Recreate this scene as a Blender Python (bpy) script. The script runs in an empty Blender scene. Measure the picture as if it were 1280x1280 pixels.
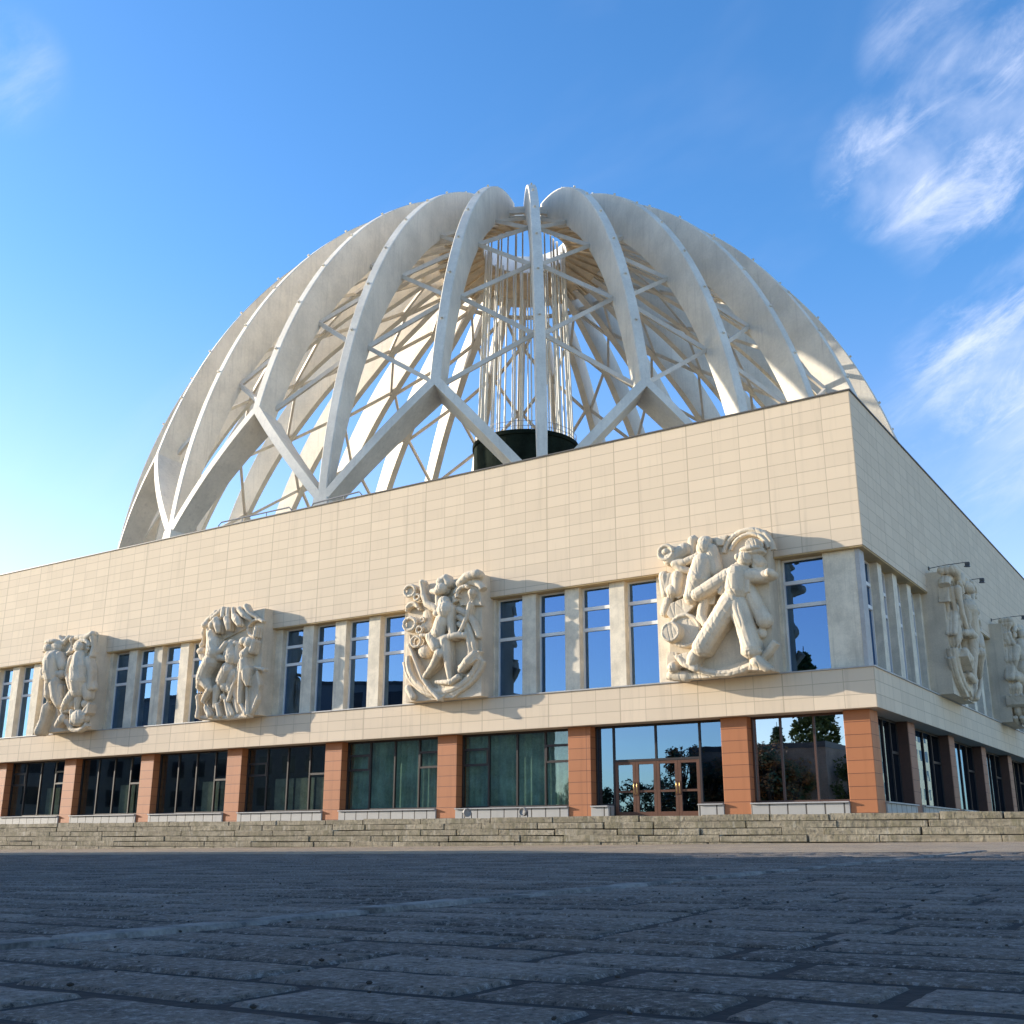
import bpy, bmesh, math, random
from mathutils import Vector, Matrix, noise
random.seed(7)
S = bpy.context.scene
COL = S.collection
R = math.radians

# ------------------------------------------------------------------ helpers
def link(name, me, mat=None, parent=None, loc=None):
    o = bpy.data.objects.new(name, me)
    COL.objects.link(o)
    if mat is not None:
        me.materials.append(mat)
    if parent is not None:
        o.parent = parent
    if loc is not None:
        o.location = loc
    return o

def obj(name, bm, mat, parent=None, smooth=False, loc=None):
    me = bpy.data.meshes.new(name)
    bm.normal_update()
    bm.to_mesh(me); bm.free()
    if smooth:
        for p in me.polygons:
            p.use_smooth = True
    return link(name, me, mat, parent, loc)

def thing(name, label, cat, loc=(0, 0, 0), group=None):
    o = bpy.data.objects.new(name, None)
    COL.objects.link(o)
    o.location = loc
    o['label'] = label; o['category'] = cat
    if group:
        o['group'] = group
    return o

def tag(o, label, cat, group=None):
    o['label'] = label; o['category'] = cat
    if group:
        o['group'] = group
    return o

def structure(o):
    o['kind'] = 'structure'
    return o

def box(bm, x0, x1, y0, y1, z0, z1, bevel=0.0):
    vs = [bm.verts.new(p) for p in ((x0, y0, z0), (x1, y0, z0), (x1, y1, z0), (x0, y1, z0),
                                    (x0, y0, z1), (x1, y0, z1), (x1, y1, z1), (x0, y1, z1))]
    fs = [bm.faces.new([vs[i] for i in q]) for q in
          ((0, 3, 2, 1), (4, 5, 6, 7), (0, 1, 5, 4), (1, 2, 6, 5), (2, 3, 7, 6), (3, 0, 4, 7))]
    if bevel > 0:
        es = list({e for f in fs for e in f.edges})
        bmesh.ops.bevel(bm, geom=es, offset=bevel, segments=1, profile=.5, affect='EDGES')
    return vs

def boxes(lst, bevel=0.0):
    bm = bmesh.new()
    for b in lst:
        box(bm, *b, bevel=bevel)
    return bm

def hexa(bm, p):
    """eight points: bottom ring then top ring"""
    vs = [bm.verts.new(q) for q in p]
    for q in ((0, 3, 2, 1), (4, 5, 6, 7), (0, 1, 5, 4), (1, 2, 6, 5), (2, 3, 7, 6), (3, 0, 4, 7)):
        bm.faces.new([vs[i] for i in q])

def frame_axes(d, up=Vector((0, 0, 1))):
    d = d.normalized()
    if abs(d.dot(up)) > .98:
        up = Vector((1, 0, 0))
    a = d.cross(up).normalized()
    return a, a.cross(d).normalized()

def bar(bm, p, q, w, h=None, up=Vector((0, 0, 1))):
    """square bar from p to q"""
    p, q = Vector(p), Vector(q)
    h = h or w
    a, b = frame_axes(q - p, up)
    pts = []
    for c in (p, q):
        for s, t in ((-1, -1), (1, -1), (1, 1), (-1, 1)):
            pts.append(c + a * s * w / 2 + b * t * h / 2)
    hexa(bm, pts)

def tube(bm, pts, rad, n=8, cap=True):
    pts = [Vector(p) for p in pts]
    if not isinstance(rad, (list, tuple)):
        rad = [rad] * len(pts)
    rings = []
    for i, p in enumerate(pts):
        d = pts[min(i + 1, len(pts) - 1)] - pts[max(i - 1, 0)]
        a, b = frame_axes(d)
        rings.append([bm.verts.new(p + (a * math.cos(2 * math.pi * k / n) + b * math.sin(2 * math.pi * k / n)) * rad[i])
                      for k in range(n)])
    for r0, r1 in zip(rings, rings[1:]):
        for k in range(n):
            bm.faces.new((r0[k], r0[(k + 1) % n], r1[(k + 1) % n], r1[k]))
    if cap:
        bm.faces.new(rings[0][::-1]); bm.faces.new(rings[-1])

def lathe(bm, prof, n=48, closed=False, center=(0, 0)):
    """profile of (r, z) turned round the vertical axis"""
    cols = []
    for k in range(n):
        a = 2 * math.pi * k / n
        cols.append([bm.verts.new((center[0] + r * math.cos(a), center[1] + r * math.sin(a), z)) for r, z in prof])
    m = len(prof)
    for k in range(n):
        c0, c1 = cols[k], cols[(k + 1) % n]
        for i in range(m if closed else m - 1):
            j = (i + 1) % m
            bm.faces.new((c0[i], c1[i], c1[j], c0[j]))

# ------------------------------------------------------------------ materials
def newmat(name):
    m = bpy.data.materials.new(name)
    m.use_nodes = True
    nt = m.node_tree
    nt.nodes.clear()
    out = nt.nodes.new('ShaderNodeOutputMaterial')
    b = nt.nodes.new('ShaderNodeBsdfPrincipled')
    nt.links.new(b.outputs[0], out.inputs[0])
    return m, nt, b, out

class N:
    """tiny node builder"""
    def __init__(s, nt):
        s.nt = nt
    def n(s, t, **kw):
        nd = s.nt.nodes.new(t)
        for k, v in kw.items():
            setattr(nd, k, v)
        return nd
    def set(s, nd, **kw):
        for k, v in kw.items():
            key = k.replace('_', ' ')
            s.put(nd.inputs[key], v)
        return nd
    def put(s, inp, v):
        if isinstance(v, bpy.types.NodeSocket):
            s.nt.links.new(v, inp)
        else:
            inp.default_value = v
    def math(s, op, a, b=None, clamp=False):
        nd = s.n('ShaderNodeMath', operation=op, use_clamp=clamp)
        s.put(nd.inputs[0], a)
        if b is not None:
            s.put(nd.inputs[1], b)
        return nd.outputs[0]
    def mix(s, f, a, b, typ='RGBA', blend='MIX'):
        nd = s.n('ShaderNodeMix', data_type=typ, blend_type=blend)
        s.put(nd.inputs[0], f)
        ia, ib = (6, 7) if typ == 'RGBA' else (2, 3)
        s.put(nd.inputs[ia], a); s.put(nd.inputs[ib], b)
        return nd.outputs[2 if typ == 'RGBA' else 0]
    def noise(s, vec, scale, detail=4, rough=.55, dist=0):
        nd = s.n('ShaderNodeTexNoise')
        s.put(nd.inputs['Vector'], vec)
        nd.inputs['Scale'].default_value = scale; nd.inputs['Detail'].default_value = detail
        nd.inputs['Roughness'].default_value = rough; nd.inputs['Distortion'].default_value = dist
        return nd.outputs['Fac']
    def ramp(s, f, a, b, lo=0.0, hi=1.0):
        nd = s.n('ShaderNodeMapRange', interpolation_type='SMOOTHSTEP')
        s.put(nd.inputs['Value'], f)
        for i, v in zip(('From Min', 'From Max', 'To Min', 'To Max'), (a, b, lo, hi)):
            nd.inputs[i].default_value = v
        return nd.outputs[0]
    def mapping(s, vec, scale=(1, 1, 1), rot=(0, 0, 0), loc=(0, 0, 0)):
        nd = s.n('ShaderNodeMapping')
        s.put(nd.inputs[0], vec)
        nd.inputs['Scale'].default_value = scale; nd.inputs['Rotation'].default_value = rot
        nd.inputs['Location'].default_value = loc
        return nd.outputs[0]
    def bump(s, h, strength=.3, dist=.02, normal=None):
        nd = s.n('ShaderNodeBump')
        nd.inputs['Strength'].default_value = strength; nd.inputs['Distance'].default_value = dist
        s.put(nd.inputs['Height'], h)
        if normal is not None:
            s.put(nd.inputs['Normal'], normal)
        return nd.outputs[0]

def c4(c):
    return (c[0], c[1], c[2], 1)

def weathered(name, col, var=.12, rough=.75, scale=.6, streak=0.0, bump=.15, fine=9.0, spec=.35, metallic=0.0, dirt=None):
    """painted / stone surface with blotches, fine grain and optional rain streaks"""
    m, nt, b, out = newmat(name)
    n = N(nt)
    pos = n.n('ShaderNodeNewGeometry').outputs['Position']
    big = n.noise(pos, scale, 5, .6)
    sm = n.noise(pos, fine, 4, .6)
    dark = tuple(max(0, c * (1 - 2 * var)) for c in col)
    light = tuple(min(1, c * (1 + var)) for c in col)
    f = n.math('ADD', n.math('MULTIPLY', big, .7), n.math('MULTIPLY', sm, .3))
    c = n.mix(n.ramp(f, .32, .68), c4(dark), c4(light))
    if streak > 0:
        st = n.noise(n.mapping(pos, (2.2, 2.2, .12)), 1.6, 5, .65)
        d = dirt or tuple(v * .45 for v in col)
        c = n.mix(n.math('MULTIPLY', n.ramp(st, .5, .74), streak), c, c4(d))
    nt.links.new(c, b.inputs['Base Color'])
    b.inputs['Roughness'].default_value = rough
    b.inputs['Metallic'].default_value = metallic
    b.inputs['Specular IOR Level'].default_value = spec
    if bump > 0:
        nt.links.new(n.bump(n.math('ADD', sm, n.math('MULTIPLY', big, .5)), bump, .02), b.inputs['Normal'])
    return m

def tiled(name, col, gap, tw, th, mortar=.012, var=.05, u='xy', off=(0, 0), offset=0.0, major=None, rough=.6, spec=.4, streak=.12, bumps=.5):
    """cladding panels laid on a world-metre grid: u runs along the wall, v is height"""
    m, nt, b, out = newmat(name)
    n = N(nt)
    g = n.n('ShaderNodeNewGeometry')
    sep = n.n('ShaderNodeSeparateXYZ'); nt.links.new(g.outputs['Position'], sep.inputs[0])
    sn = n.n('ShaderNodeSeparateXYZ'); nt.links.new(g.outputs['True Normal'], sn.inputs[0])
    isx = n.math('GREATER_THAN', n.math('ABSOLUTE', sn.outputs[0]), .5)
    uu = n.mix(isx, sep.outputs[0], sep.outputs[1], 'FLOAT')
    cv = n.n('ShaderNodeCombineXYZ')
    nt.links.new(n.math('ADD', uu, off[0]), cv.inputs[0]); nt.links.new(n.math('ADD', sep.outputs[2], off[1]), cv.inputs[1])
    br = n.n('ShaderNodeTexBrick', offset=offset, squash=1.0)
    nt.links.new(cv.outputs[0], br.inputs['Vector'])
    br.inputs['Scale'].default_value = 1
    br.inputs['Color1'].default_value = (0, 0, 0, 1); br.inputs['Color2'].default_value = (1, 1, 1, 1)
    br.inputs['Mortar'].default_value = (.5, .5, .5, 1)
    br.inputs['Mortar Size'].default_value = mortar; br.inputs['Mortar Smooth'].default_value = .15
    br.inputs['Brick Width'].default_value = tw; br.inputs['Row Height'].default_value = th
    pos = g.outputs['Position']
    big = n.noise(pos, .25, 4, .6)
    f = n.math('ADD', n.math('MULTIPLY', br.outputs['Color'], .6), n.math('MULTIPLY', big, .4))
    base = n.mix(f, c4([v * (1 - var) for v in col]), c4([min(1, v * (1 + var)) for v in col]))
    if streak > 0:
        st = n.noise(n.mapping(pos, (1.6, 1.6, .1)), 1.5, 5, .65)
        base = n.mix(n.math('MULTIPLY', n.ramp(st, .50, .78), streak), base, c4([v * .5 for v in col]))
    fac = br.outputs['Fac']
    if major:
        frac = n.math('FRACT', n.math('DIVIDE', n.math('ADD', uu, off[0] + major * .5 + 1000 * major), major))
        d = n.math('MULTIPLY', n.math('ABSOLUTE', n.math('SUBTRACT', frac, .5)), major)
        mj = n.math('MULTIPLY', n.math('LESS_THAN', d, .026), .6)
        fac = n.math('MAXIMUM', n.math('MULTIPLY', fac, .62), mj)
    c = n.mix(fac, base, c4(gap))
    nt.links.new(c, b.inputs['Base Color'])
    b.inputs['Roughness'].default_value = rough
    b.inputs['Specular IOR Level'].default_value = spec
    h = n.math('SUBTRACT', n.math('MULTIPLY', n.noise(pos, 14, 3, .6), .12), fac)
    nt.links.new(n.bump(h, bumps, .02), b.inputs['Normal'])
    return m

def glass(name, tint, refl_lo, refl_hi, wob=.006, mirror=(.93, .96, 1)):
    """architectural pane: mirrors the sky, lets a tinted view of the room through"""
    m, nt, b, out = newmat(name)
    n = N(nt)
    nt.nodes.remove(b)
    pos = n.n('ShaderNodeNewGeometry').outputs['Position']
    wv = n.noise(pos, .55, 2, .5)
    nrm = n.bump(wv, wob, .3)
    gl = n.n('ShaderNodeBsdfGlossy'); gl.inputs['Roughness'].default_value = .008
    gl.inputs['Color'].default_value = c4(mirror)
    nt.links.new(nrm, gl.inputs['Normal'])
    tr = n.n('ShaderNodeBsdfTransparent'); tr.inputs['Color'].default_value = c4(tint)
    lw = n.n('ShaderNodeLayerWeight'); lw.inputs['Blend'].default_value = .35
    f = n.ramp(lw.outputs['Facing'], 0, 1, refl_lo, refl_hi)
    mx = n.n('ShaderNodeMixShader')
    nt.links.new(f, mx.inputs[0]); nt.links.new(tr.outputs[0], mx.inputs[1]); nt.links.new(gl.outputs[0], mx.inputs[2])
    nt.links.new(mx.outputs[0], out.inputs[0])
    return m

CREAM = (.67, .54, .388)
M = {}
M['clad'] = tiled('cream_cladding', CREAM, (.36, .285, .20), 1.28, .5525, .015, .065, off=(0, -17.60 + .5525 * 40), major=3.842, rough=.8, spec=.2, streak=.3)
M['band'] = tiled('cream_band_cladding', CREAM, (.36, .285, .20), 1.28, .54, .015, .07, off=(0, -4.0 + .54 * 20), major=3.842, rough=.8, spec=.2, streak=.3)
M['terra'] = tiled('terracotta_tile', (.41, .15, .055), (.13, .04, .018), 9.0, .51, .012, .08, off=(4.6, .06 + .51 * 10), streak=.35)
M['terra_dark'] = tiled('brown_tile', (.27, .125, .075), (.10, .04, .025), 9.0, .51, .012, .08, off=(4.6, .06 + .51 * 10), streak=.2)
M['plinth'] = tiled('white_plinth_stone', (.38, .36, .32), (.07, .06, .05), .78, 4.0, .035, .1, off=(.2, 2.2), streak=.35)
M['sill'] = weathered('grey_metal_sill', (.42, .40, .37), .1, .5, streak=.3)
M['cap'] = weathered('dark_roof_cap', (.10, .09, .08), .1, .5)
M['soffit'] = weathered('ochre_soffit', (.50, .36, .18), .1, .7)
M['pier'] = weathered('pale_stone_pier', (.72, .63, .48), .11, .8, scale=1.4, streak=.38, fine=22, dirt=(.25, .215, .18))
M['relief'] = weathered('carved_limestone', (.66, .555, .41), .10, .85, scale=.9, streak=.25, fine=18, dirt=(.36, .28, .19), bump=.35)
M['slab'] = weathered('limestone_slab', (.65, .55, .41), .10, .85, scale=.7, streak=.3, fine=18, dirt=(.34, .27, .19))
M['white'] = weathered('white_window_frame', (.72, .71, .68), .05, .45, bump=0)
M['brown'] = weathered('brown_frame', (.085, .042, .028), .1, .45, bump=0)
M['darkframe'] = weathered('dark_frame', (.035, .026, .022), .1, .45, bump=0)
M['doorwood'] = weathered('door_frame', (.115, .048, .024), .12, .45)
M['handle'] = weathered('brass_handle', (.5, .36, .14), .05, .3, metallic=1.0, bump=0)
M['pane_up'] = glass('sky_glass', (.52, .58, .63), .66, .93, mirror=(.15, .27, .46))
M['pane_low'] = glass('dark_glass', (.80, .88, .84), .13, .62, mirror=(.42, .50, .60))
M['pane_door'] = glass('entrance_glass', (.34, .38, .40), .62, .90, mirror=(.17, .28, .45))
M['pane_corner'] = glass('corner_glass', (.34, .38, .40), .62, .90, mirror=(.58, .66, .80))
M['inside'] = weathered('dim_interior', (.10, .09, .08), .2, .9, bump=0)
M['curtain'] = weathered('green_curtain', (.44, .53, .45), .2, .9, scale=1.2)
M['blind'] = weathered('pale_blind', (.42, .40, .36), .12, .9)
M['board'] = weathered('beige_board', (.42, .36, .27), .15, .8, scale=2.5)
M['roof'] = weathered('grey_roof', (.22, .21, .20), .2, .9)
M['rib'] = weathered('white_painted_concrete', (.74, .675, .565), .08, .65, scale=.35, streak=.42, fine=5, dirt=(.48, .43, .36), bump=.12)
M['strut'] = weathered('white_strut_paint', (.66, .60, .51), .08, .55, streak=.15, bump=0)
M['ring'] = weathered('tan_ring_soffit', (.76, .60, .40), .12, .8, scale=.9)
M['ringwhite'] = weathered('white_ring', (.84, .82, .77), .05, .7)
M['rod'] = weathered('pale_rod', (.66, .63, .55), .08, .5, bump=0)
M['drum'] = weathered('black_drum', (.011, .017, .012), .25, .95, scale=.8, spec=.08)
M['rail'] = weathered('galvanised_rail', (.28, .27, .26), .1, .5, bump=0)
M['lamp'] = weathered('grey_lamp_metal', (.10, .10, .10), .15, .5, bump=0)
M['lampstone'] = weathered('pale_floodlight_metal', (.30, .28, .25), .12, .6)
# ------------------------------------------------------------------ light and site settings
TREES_B = [(-60 + 2.2 * i, -66 - (i * 7 % 5), 6.8 + (i * 5 % 4) * .6) for i in range(27)] + [(-12.6, -36.5 - 3.1 * i, 6.6 + (i % 3) * .5) for i in range(5)] + [(-16.2 - 1.7 * i, -33.4 + (i % 2) * .5, 6.4 + (i * 3 % 4) * .4) for i in range(6)] + [(-108, -62, 13), (-126, -44, 13)]
TREES_A = TREES_B[32:38]
TREES_B = TREES_B[:32] + TREES_B[38:]
TREES_S = [(-23, -60, 20), (-28, -63, 13)]
SKY_AIR, SKY_DUST, SKY_OZ = 1.0, .5, 2.2
SKY_SAT, SKY_VAL, SKY_HUE = 1.27, .92, .506
SKY_STR, SUN_E, SUN_C, EXPO = .13, 2.75, (1.0, .90, .76), 1.6
CLOUDC = (2.6, 2.8, 3.4, 1)
CLOUDS = [((-0.0929, 0.8438, 0.5285), 0.9925, 0.9985, 0.68), ((-0.1722, 0.8268, 0.5354), 0.9976, 0.9997, 0.75), ((-0.1111, 0.9153, 0.3872), 0.9945, 0.9988, 0.75), ((-0.1541, 0.9321, 0.3278), 0.995, 0.9993, 0.35), ((-0.1066, 0.79, 0.6038), 0.9965, 0.9996, 0.35), ((-0.7256, 0.3777, 0.5753), 0.9984, 0.9998, 0.2)]
RELIEF_CLOWN = [
    ('p',[(1.72,5.87),(2.37,5.74),(2.63,4.31),(2.31,3.07),(1.67,3.09),(0.97,3.4),(1.29,4.97)],0,0.3),
    ('p',[(-0.1,4.67),(1.08,4.56),(0.98,3.7),(0.62,3.5),(-0.06,3.91)],0,0.3),
    ('t',0.9,2.03,0.38,0.72,0.68,0.08,0,360),
    ('p',[(2.95,4.15),(3.57,4.36),(4.15,4.2),(4.09,3.32),(3.67,3.2),(2.85,3.38)],0.1,0.68),
    ('c',[(3.56,4.19,0.72,0.08),(3.74,3.71,0.74,0.08),(3.65,3.26,0.72,0.08)]),
    ('c',[(3.06,3.96,0.66,0.12),(2.79,3.48,0.62,0.13)]),
    ('e',4.21,5.06,0.45,0.58,0.17,0.3),
    ('d',4.31,5.36,0.2,0.72,0.31,0.26),
    ('e',3.81,4.85,0.66,0.1,0.09,0.12),
    ('c',[(4.29,4.96,0.4,0.24),(4.47,4.59,0.35,0.26),(4.42,4.25,0.3,0.24)]),
    ('c',[(-0.1,2.99,0.15,0.24),(0.11,3.44,0.2,0.24)]),
    ('d',0.23,5.61,0.0,0.55,0.42,0.37),
    ('t',0.23,5.61,0.55,0.34,0.32,0.08,0,360),
    ('e',0.2,5.65,0.55,0.15,0.14,0.1),
    ('c',[(0.32,5.34,0.3,0.33),(0.98,5.67,0.15,0.36)]),
    ('c',[(1.38,6.1,0.1,0.24),(1.35,5.5,0.1,0.18)]),
    ('e',2.0,5.92,0.25,0.34,0.26,0.25),
    ('c',[(1.99,5.62,0.3,0.37),(1.89,4.94,0.35,0.45),(1.73,4.25,0.4,0.54),(1.35,3.48,0.4,0.37)]),
    ('c',[(2.29,5.48,0.25,0.3),(2.43,4.57,0.2,0.33)]),
    ('c',[(1.69,5.24,0.4,0.18),(1.08,5.06,0.45,0.17),(0.6,5.06,0.4,0.2)]),
    ('c',[(0.6,5.06,0.4,0.18),(0.93,4.75,0.4,0.18),(1.25,4.67,0.35,0.15)]),
    ('d',0.34,4.25,0.0,0.4,0.48,0.45),
    ('c',[(-0.04,4.6,0.2,0.27),(-0.0,3.82,0.15,0.24)]),
    ('c',[(0.7,4.51,0.3,0.3),(0.61,3.86,0.3,0.24)]),
    ('c',[(0.39,3.89,0.3,0.3),(0.18,3.5,0.15,0.12)]),
    ('p',[(0.3,3.3),(1.26,3.55),(1.55,3.16),(1.03,2.75),(0.27,2.6),(0.09,2.85)],0,0.4),
    ('c',[(1.87,3.3,0.3,0.24),(1.74,2.55,0.35,0.25),(1.93,2.24,0.45,0.2)]),
    ('d',0.94,2.06,0,0.35,0.74,0.7),
    ('d',0.4,1.97,0.1,0.75,0.51,0.44),
    ('t',0.4,1.97,0.72,0.4,0.38,0.06,0,360),
    ('e',0.27,0.47,0.25,0.28,0.26,0.35),
    ('c',[(0.1,0.17,0.1,0.24),(0.78,0.06,0.1,0.24)]),
    ('p',[(-0.05,1.22),(0.45,1.12),(0.67,0.47),(-0.04,0.01),(-0.16,0.02)],0,0.22),
    ('p',[(0.38,0.95),(1.38,1.09),(1.53,0.28),(1.1,0.32),(0.68,0.53)],0,0.5),
    ('c',[(0.57,0.88,0.45,0.11),(0.92,0.5,0.5,0.12),(1.41,0.29,0.5,0.13)]),
    ('c',[(1.57,1.08,0.5,0.27),(1.31,0.76,0.5,0.27),(1.17,0.54,0.45,0.21)]),
    ('t',3.91,5.13,0.05,1.13,1.07,0.12,0,170),
    ('t',3.97,5.18,0.12,0.86,0.81,0.08,5,165),
    ('p',[(2.44,6.06),(3.06,6.08),(2.79,5.65),(2.55,5.68)],0,0.2),
    ('e',4.21,5.19,0.55,0.5,0.15,0.3),
    ('e',4.36,5.39,0.5,0.31,0.24,0.25),
    ('e',3.92,4.81,0.5,0.35,0.36,0.32),
    ('e',3.63,4.91,0.62,0.13,0.15,0.15),
    ('c',[(4.36,4.78,0.3,0.27),(4.36,4.31,0.25,0.25)]),
    ('c',[(3.58,4.54,0.5,0.18),(3.92,4.34,0.5,0.18)]),
    ('c',[(3.49,4.14,0.45,0.51),(3.46,3.51,0.45,0.55),(3.31,3.13,0.42,0.51)]),
    ('p',[(2.89,4.1),(3.44,4.32),(3.51,3.39),(2.85,3.47),(2.61,3.5)],0.1,0.62),
    ('c',[(3.13,4.13,0.5,0.37),(2.45,3.81,0.6,0.33),(1.69,3.49,0.6,0.29)]),
    ('c',[(1.7,3.61,0.6,0.24),(1.84,3.94,0.62,0.11)]),
    ('e',1.32,3.48,0.55,0.31,0.23,0.25),
    ('c',[(4.08,4.06,0.45,0.33),(4.6,3.97,0.4,0.25),(4.99,4.03,0.45,0.2)]),
    ('e',4.96,4.05,0.55,0.18,0.19,0.25),
    ('c',[(3.93,3.45,0.35,0.3),(4.28,2.61,0.25,0.3),(4.48,2.14,0.2,0.36),(4.28,1.6,0.1,0.24)]),
    ('c',[(3.91,3.17,0.4,0.08),(4.38,2.38,0.35,0.1)]),
    ('c',[(3.13,2.97,0.45,0.51),(2.61,2.29,0.5,0.46),(2.15,1.71,0.52,0.44),(1.76,1.17,0.55,0.43)]),
    ('e',1.72,1.06,0.55,0.46,0.23,0.3),
    ('c',[(3.42,2.94,0.42,0.48),(3.67,2.12,0.45,0.43),(3.86,1.42,0.48,0.4),(3.94,0.91,0.5,0.42)]),
    ('e',3.94,0.8,0.5,0.46,0.24,0.28),
    ('c',[(4.14,0.4,0.45,0.26),(4.52,0.09,0.4,0.18)]),
    ('p',[(3.86,0.53),(4.26,0.5),(4.77,0.07),(4.74,-0.04),(3.77,0.04)],0,0.5),
    ('t',2.63,2.69,0.22,2.81,2.67,0.17,235,325),
    ('p',[(0.48,0.26),(1.64,0.11),(2.85,0.34),(3.8,0.54),(3.3,-0.03),(2.11,-0.1),(0.28,-0.07)],0,0.25),
]
RELIEF_RINGS = [
    ('d',0.42,5.69,0,0.35,0.27,0.27),
    ('t',0.42,5.69,0.42,0.36,0.29,0.08,0,360),
    ('t',0.88,5.3,0.4,0.18,0.15,0.07,0,360),
    ('t',0.51,4.77,0.3,0.36,0.29,0.09,0,180),
    ('t',0.52,4.58,0.25,0.45,0.36,0.08,10,170),
    ('d',0.48,3.93,0,0.35,0.28,0.28),
    ('t',0.48,3.93,0.42,0.39,0.32,0.09,0,360),
    ('t',1.12,3.57,0.42,0.2,0.16,0.07,0,360),
    ('t',0.9,2.98,0.4,0.31,0.26,0.07,0,360),
    ('t',1.25,4.09,0.35,0.12,0.1,0.05,0,360),
    ('e',1.38,3.74,0.15,0.41,0.36,0.2),
    ('e',1.44,4.29,0.12,0.37,0.49,0.15),
    ('e',1.34,2.46,0.2,0.41,0.36,0.25),
    ('e',2.48,5.53,0.45,0.37,0.3,0.3),
    ('c',[(2.39,5.91,0.35,0.27),(2.65,6.07,0.3,0.24),(2.85,5.79,0.3,0.24)]),
    ('c',[(1.94,5.47,0.5,0.13),(2.33,5.39,0.55,0.18)]),
    ('c',[(2.26,5.18,0.4,0.15),(2.31,4.62,0.4,0.19)]),
    ('c',[(2.64,4.83,0.35,0.34),(2.8,4.38,0.42,0.49),(2.59,3.86,0.42,0.4),(2.38,3.27,0.42,0.39)]),
    ('e',2.36,4.25,0.6,0.24,0.18,0.18),
    ('c',[(2.27,4.5,0.42,0.23),(1.58,4.86,0.42,0.19),(1.33,5.36,0.42,0.15),(1.2,5.97,0.42,0.13)]),
    ('e',1.2,6.04,0.42,0.16,0.15,0.15),
    ('c',[(3.1,4.41,0.42,0.24),(3.08,3.8,0.42,0.2),(3.24,3.12,0.5,0.16)]),
    ('c',[(2.22,3.71,0.35,0.13),(1.85,3.2,0.4,0.16)]),
    ('c',[(1.24,3.26,0.45,0.09),(1.89,3.2,0.45,0.11)]),
    ('c',[(2.31,2.91,0.5,0.18),(2.91,2.97,0.52,0.18),(3.5,3.04,0.5,0.16),(3.94,2.99,0.4,0.16)]),
    ('c',[(1.93,3.07,0.5,0.28),(2.32,2.55,0.55,0.3),(2.56,2.17,0.6,0.26),(2.12,1.66,0.5,0.18),(1.53,1.17,0.4,0.12)]),
    ('c',[(2.8,2.8,0.45,0.3),(2.93,2.13,0.45,0.24),(3.02,1.47,0.42,0.18),(3.1,0.87,0.4,0.12)]),
    ('c',[(2.22,0.82,0.35,0.09),(3.1,0.73,0.4,0.15),(3.54,0.96,0.35,0.16)]),
    ('c',[(3.35,2.87,0.45,0.08),(3.79,3.31,0.45,0.09),(4.07,3.88,0.42,0.1),(4.24,4.52,0.4,0.12),(4.34,5.12,0.38,0.19)]),
    ('t',4.05,5.03,0.15,0.86,0.7,0.2,20,200),
    ('t',3.9,5.11,0.4,0.46,0.38,0.11,60,200),
    ('c',[(3.52,5.71,0.3,0.2),(4.04,6.01,0.35,0.23),(4.62,6.06,0.35,0.23)]),
    ('p',[(3.24,5.19),(3.75,5.74),(4.63,5.81),(4.79,4.46),(3.47,4.61)],0,0.16),
    ('c',[(3.4,4.38,0.15,0.18),(3.92,4.14,0.2,0.18),(4.36,3.67,0.22,0.16),(4.66,2.92,0.2,0.13)]),
    ('c',[(3.41,4.01,0.15,0.16),(3.85,3.78,0.2,0.16),(4.15,3.27,0.22,0.16),(4.38,2.59,0.22,0.15),(4.46,1.88,0.2,0.12)]),
    ('c',[(3.49,3.64,0.2,0.16),(3.93,3.35,0.22,0.16),(4.12,2.74,0.25,0.15),(4.21,2.02,0.25,0.13)]),
    ('c',[(4.53,1.99,0.4,0.19),(4.18,1.67,0.45,0.23),(3.75,1.29,0.4,0.15)]),
    ('p',[(3.6,1.48),(4.67,2.03),(4.75,1.73),(3.82,1.17)],0,0.5),
    ('t',2.48,2.17,0.15,2.25,1.82,0.18,175,360),
    ('t',2.48,2.23,0.1,2.54,2.07,0.13,185,345),
    ('c',[(0.4,2.85,0.35,0.09),(0.9,1.95,0.38,0.09),(1.35,1.07,0.4,0.09),(1.85,0.49,0.4,0.09),(2.39,-0.02,0.35,0.12)]),
    ('c',[(1.35,1.07,0.35,0.07),(1.68,1.28,0.4,0.07)]),
    ('p',[(2.14,0.89),(3.4,0.67),(2.6,0.09),(2.39,-0.02)],0,0.25),
    ('p',[(2.53,0.03),(4.11,1.09),(4.39,1.41),(4.12,0.56),(3.12,-0.01)],0,0.18),
    ('p',[(0.15,3.49),(0.48,2.97),(1.31,1.07),(2.39,-0.02),(1.26,0.18),(0.39,1.14)],0,0.06),
    ('c',[(0.25,0.67,0.1,0.2),(0.57,0.23,0.1,0.2)]),
]
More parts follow.
